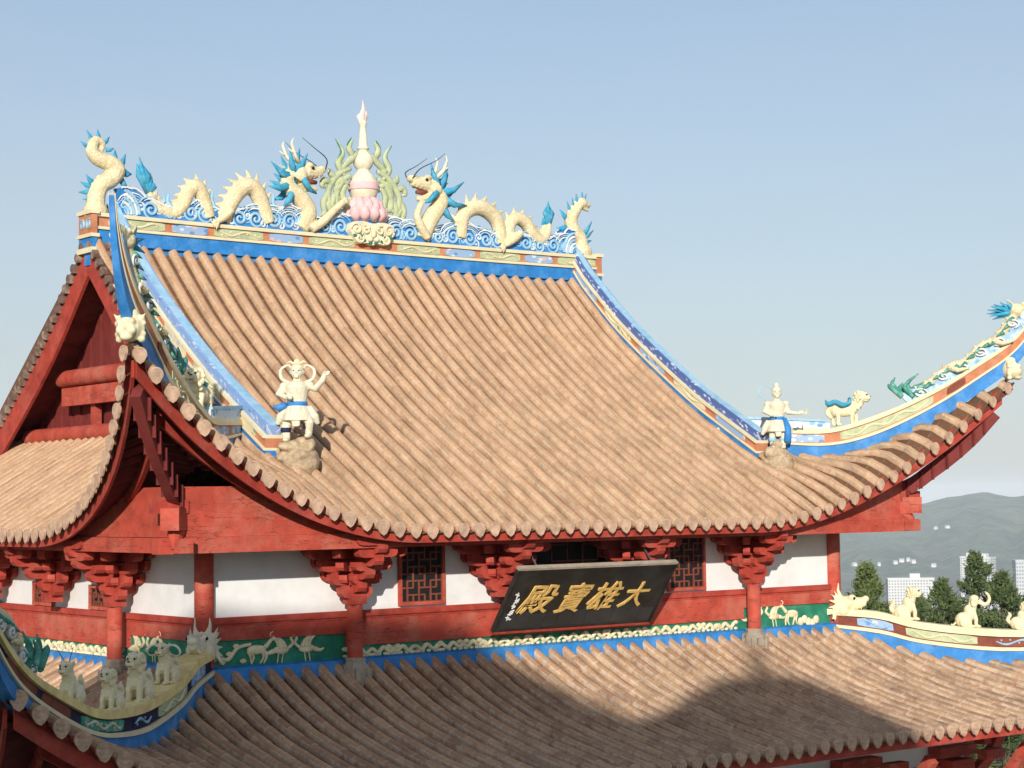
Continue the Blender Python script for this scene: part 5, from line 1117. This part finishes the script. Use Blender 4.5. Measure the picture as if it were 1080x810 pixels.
side_roof(t2, [(u - 3.4, z) for u, z in smooth_path([(.9, 11.9), (1.4, 12.3), (2.0, 12.87), (2.6, 13.45), (3.0, 13.55), (3.5, 13.68), (3.88, 13.7), (4.68, 13.22), (5.2, 12.68), (5.8, 12.0), (6.2, 11.4)], 3)], 2.0)
b = MB(); b.box((.3, 0, .6), (3.8, 3.2, 19.2)); obj("wall", b, m_white, t2)
b = MB(); b.lathe([(.2, 13.5), (.14, 13.75), (.2, 13.95), (.11, 14.2), (.07, 14.5), (.02, 14.75)], (-.1, 0, 0), 14); obj("finial", b, m_stat, t2)
# ================================================================ far town
m_tower = M("pale_tower_wall", (.62, .62, .60), var=.06, scale=.05); m_tower2 = M("grey_tower_wall", (.50, .52, .53), var=.06, scale=.05); m_win = M("tower_window", (.24, .27, .30), rough=.3, var=.3, scale=.1)
def tower(label, az, d, ztop, w, dp, rz, nx, nz, mat, crown=0, name="apartment_tower", hh=None):
    x, y = cam_loc.x + d * math.sin(az), cam_loc.y + d * math.cos(az); h = hh or (ztop + 127); o = thing(name, label, "building", (x, y, ztop - h), rz, "tower blocks in the valley")
    b = MB(); b.box((0, 0, h / 2), (w, dp, h)); obj("tower_walls", b, mat, o)
    r = MB(); r.box((0, 0, h + .6), (w * 1.0 + .6, dp + .6, 1.2)); r.box((w * .1, 0, h + 2.6), (w * .22, dp * .5, 3.4)); obj("roof", r, mat, o)
    wn = MB(); fl = h / nz
    for (L_, n_, axis, off) in ((w, nx, 0, -dp / 2), (dp, max(3, nx // 2), 1, -w / 2), (dp, max(3, nx // 2), 1, w / 2)):
        for i in range(n_):
            u = -L_ / 2 + L_ * (i + .5) / n_
            for j in range(nz):
                z = fl * (j + .5); ww = L_ / n_ * .56; hh_ = fl * .5; e = math.copysign(.15, off)
                if axis == 0: wn.add([(u - ww / 2, off + e, z - hh_ / 2), (u + ww / 2, off + e, z - hh_ / 2), (u + ww / 2, off + e, z + hh_ / 2), (u - ww / 2, off + e, z + hh_ / 2)], [(0, 1, 2, 3)])
                else: wn.add([(off + e, u - ww / 2, z - hh_ / 2), (off + e, u + ww / 2, z - hh_ / 2), (off + e, u + ww / 2, z + hh_ / 2), (off + e, u - ww / 2, z + hh_ / 2)], [(0, 1, 2, 3)])
    wo = obj("window_glazing", wn, m_win, o); return o
def far_tower(label, px0, px1, pyt, d, nx, nz, mat, twist=0, dpk=.6, name="apartment_tower", hh=None):
    a0, e = az_el(px0, pyt); a1, _ = az_el(px1, pyt); w = (a1 - a0) * d; return tower(label, (a0 + a1) / 2, d, cam_loc.z + e * d, w, w * dpk, -(a0 + a1) / 2 + twist, nx, nz, mat, name=name, hh=hh)
far_tower("wide white slab block in the valley left of the conifers, dense rows of windows", 935, 984, 611, 1500, 16, 30, m_tower, R(8), .4)
far_tower("tall cream tower block half hidden behind the pointed conifer", 1026, 1048, 589, 1750, 7, 36, m_tower, R(-20), .8)
far_tower("narrow tower block just left of the pointed conifer's top", 1014, 1026, 588, 1780, 4, 36, m_tower, R(-20), .9)
far_tower("grey tower block at the right edge of the picture", 1069, 1092, 592, 1400, 8, 32, m_tower2, R(14), .7)
far_tower("low pale block between the conifer and the grey right-edge tower", 1046, 1064, 618, 1900, 8, 20, m_tower2, R(0), .5)
rn = random.Random(21)
hs = [(927, 593), (944, 591), (951, 589), (958, 588), (963, 590), (987, 555), (999, 554), (985, 594), (901, 593)]
for i, (px, py) in enumerate(hs):
    a, e = az_el(px, py); d = 2870 if py > 580 else 3560
    wd = rn.uniform(3.5, 8); d *= rn.uniform(.96, 1.02); x, y = cam_loc.x + d * math.sin(a), cam_loc.y + d * math.cos(a); zt = cam_loc.z + e * d
    h = thing("village_house", "tiny white house far away on the hazy hillside", "house", (x, y, zt - 12), -a + rn.uniform(-.5, .5), "white houses on the far hillside")
    b = MB(); b.box((0, 0, 8.2), (wd, 7, 3.6)); obj("walls", b, m_tower, h); b = MB(); b.hexa([(-wd / 2, -4, 10), (wd / 2, -4, 10), (wd / 2, 4, 10), (-wd / 2, 4, 10)], [(-wd / 2, -.2, 12), (wd / 2, -.2, 12), (wd / 2, .2, 12), (-wd / 2, .2, 12)]); obj("roof", b, m_tower2, h)
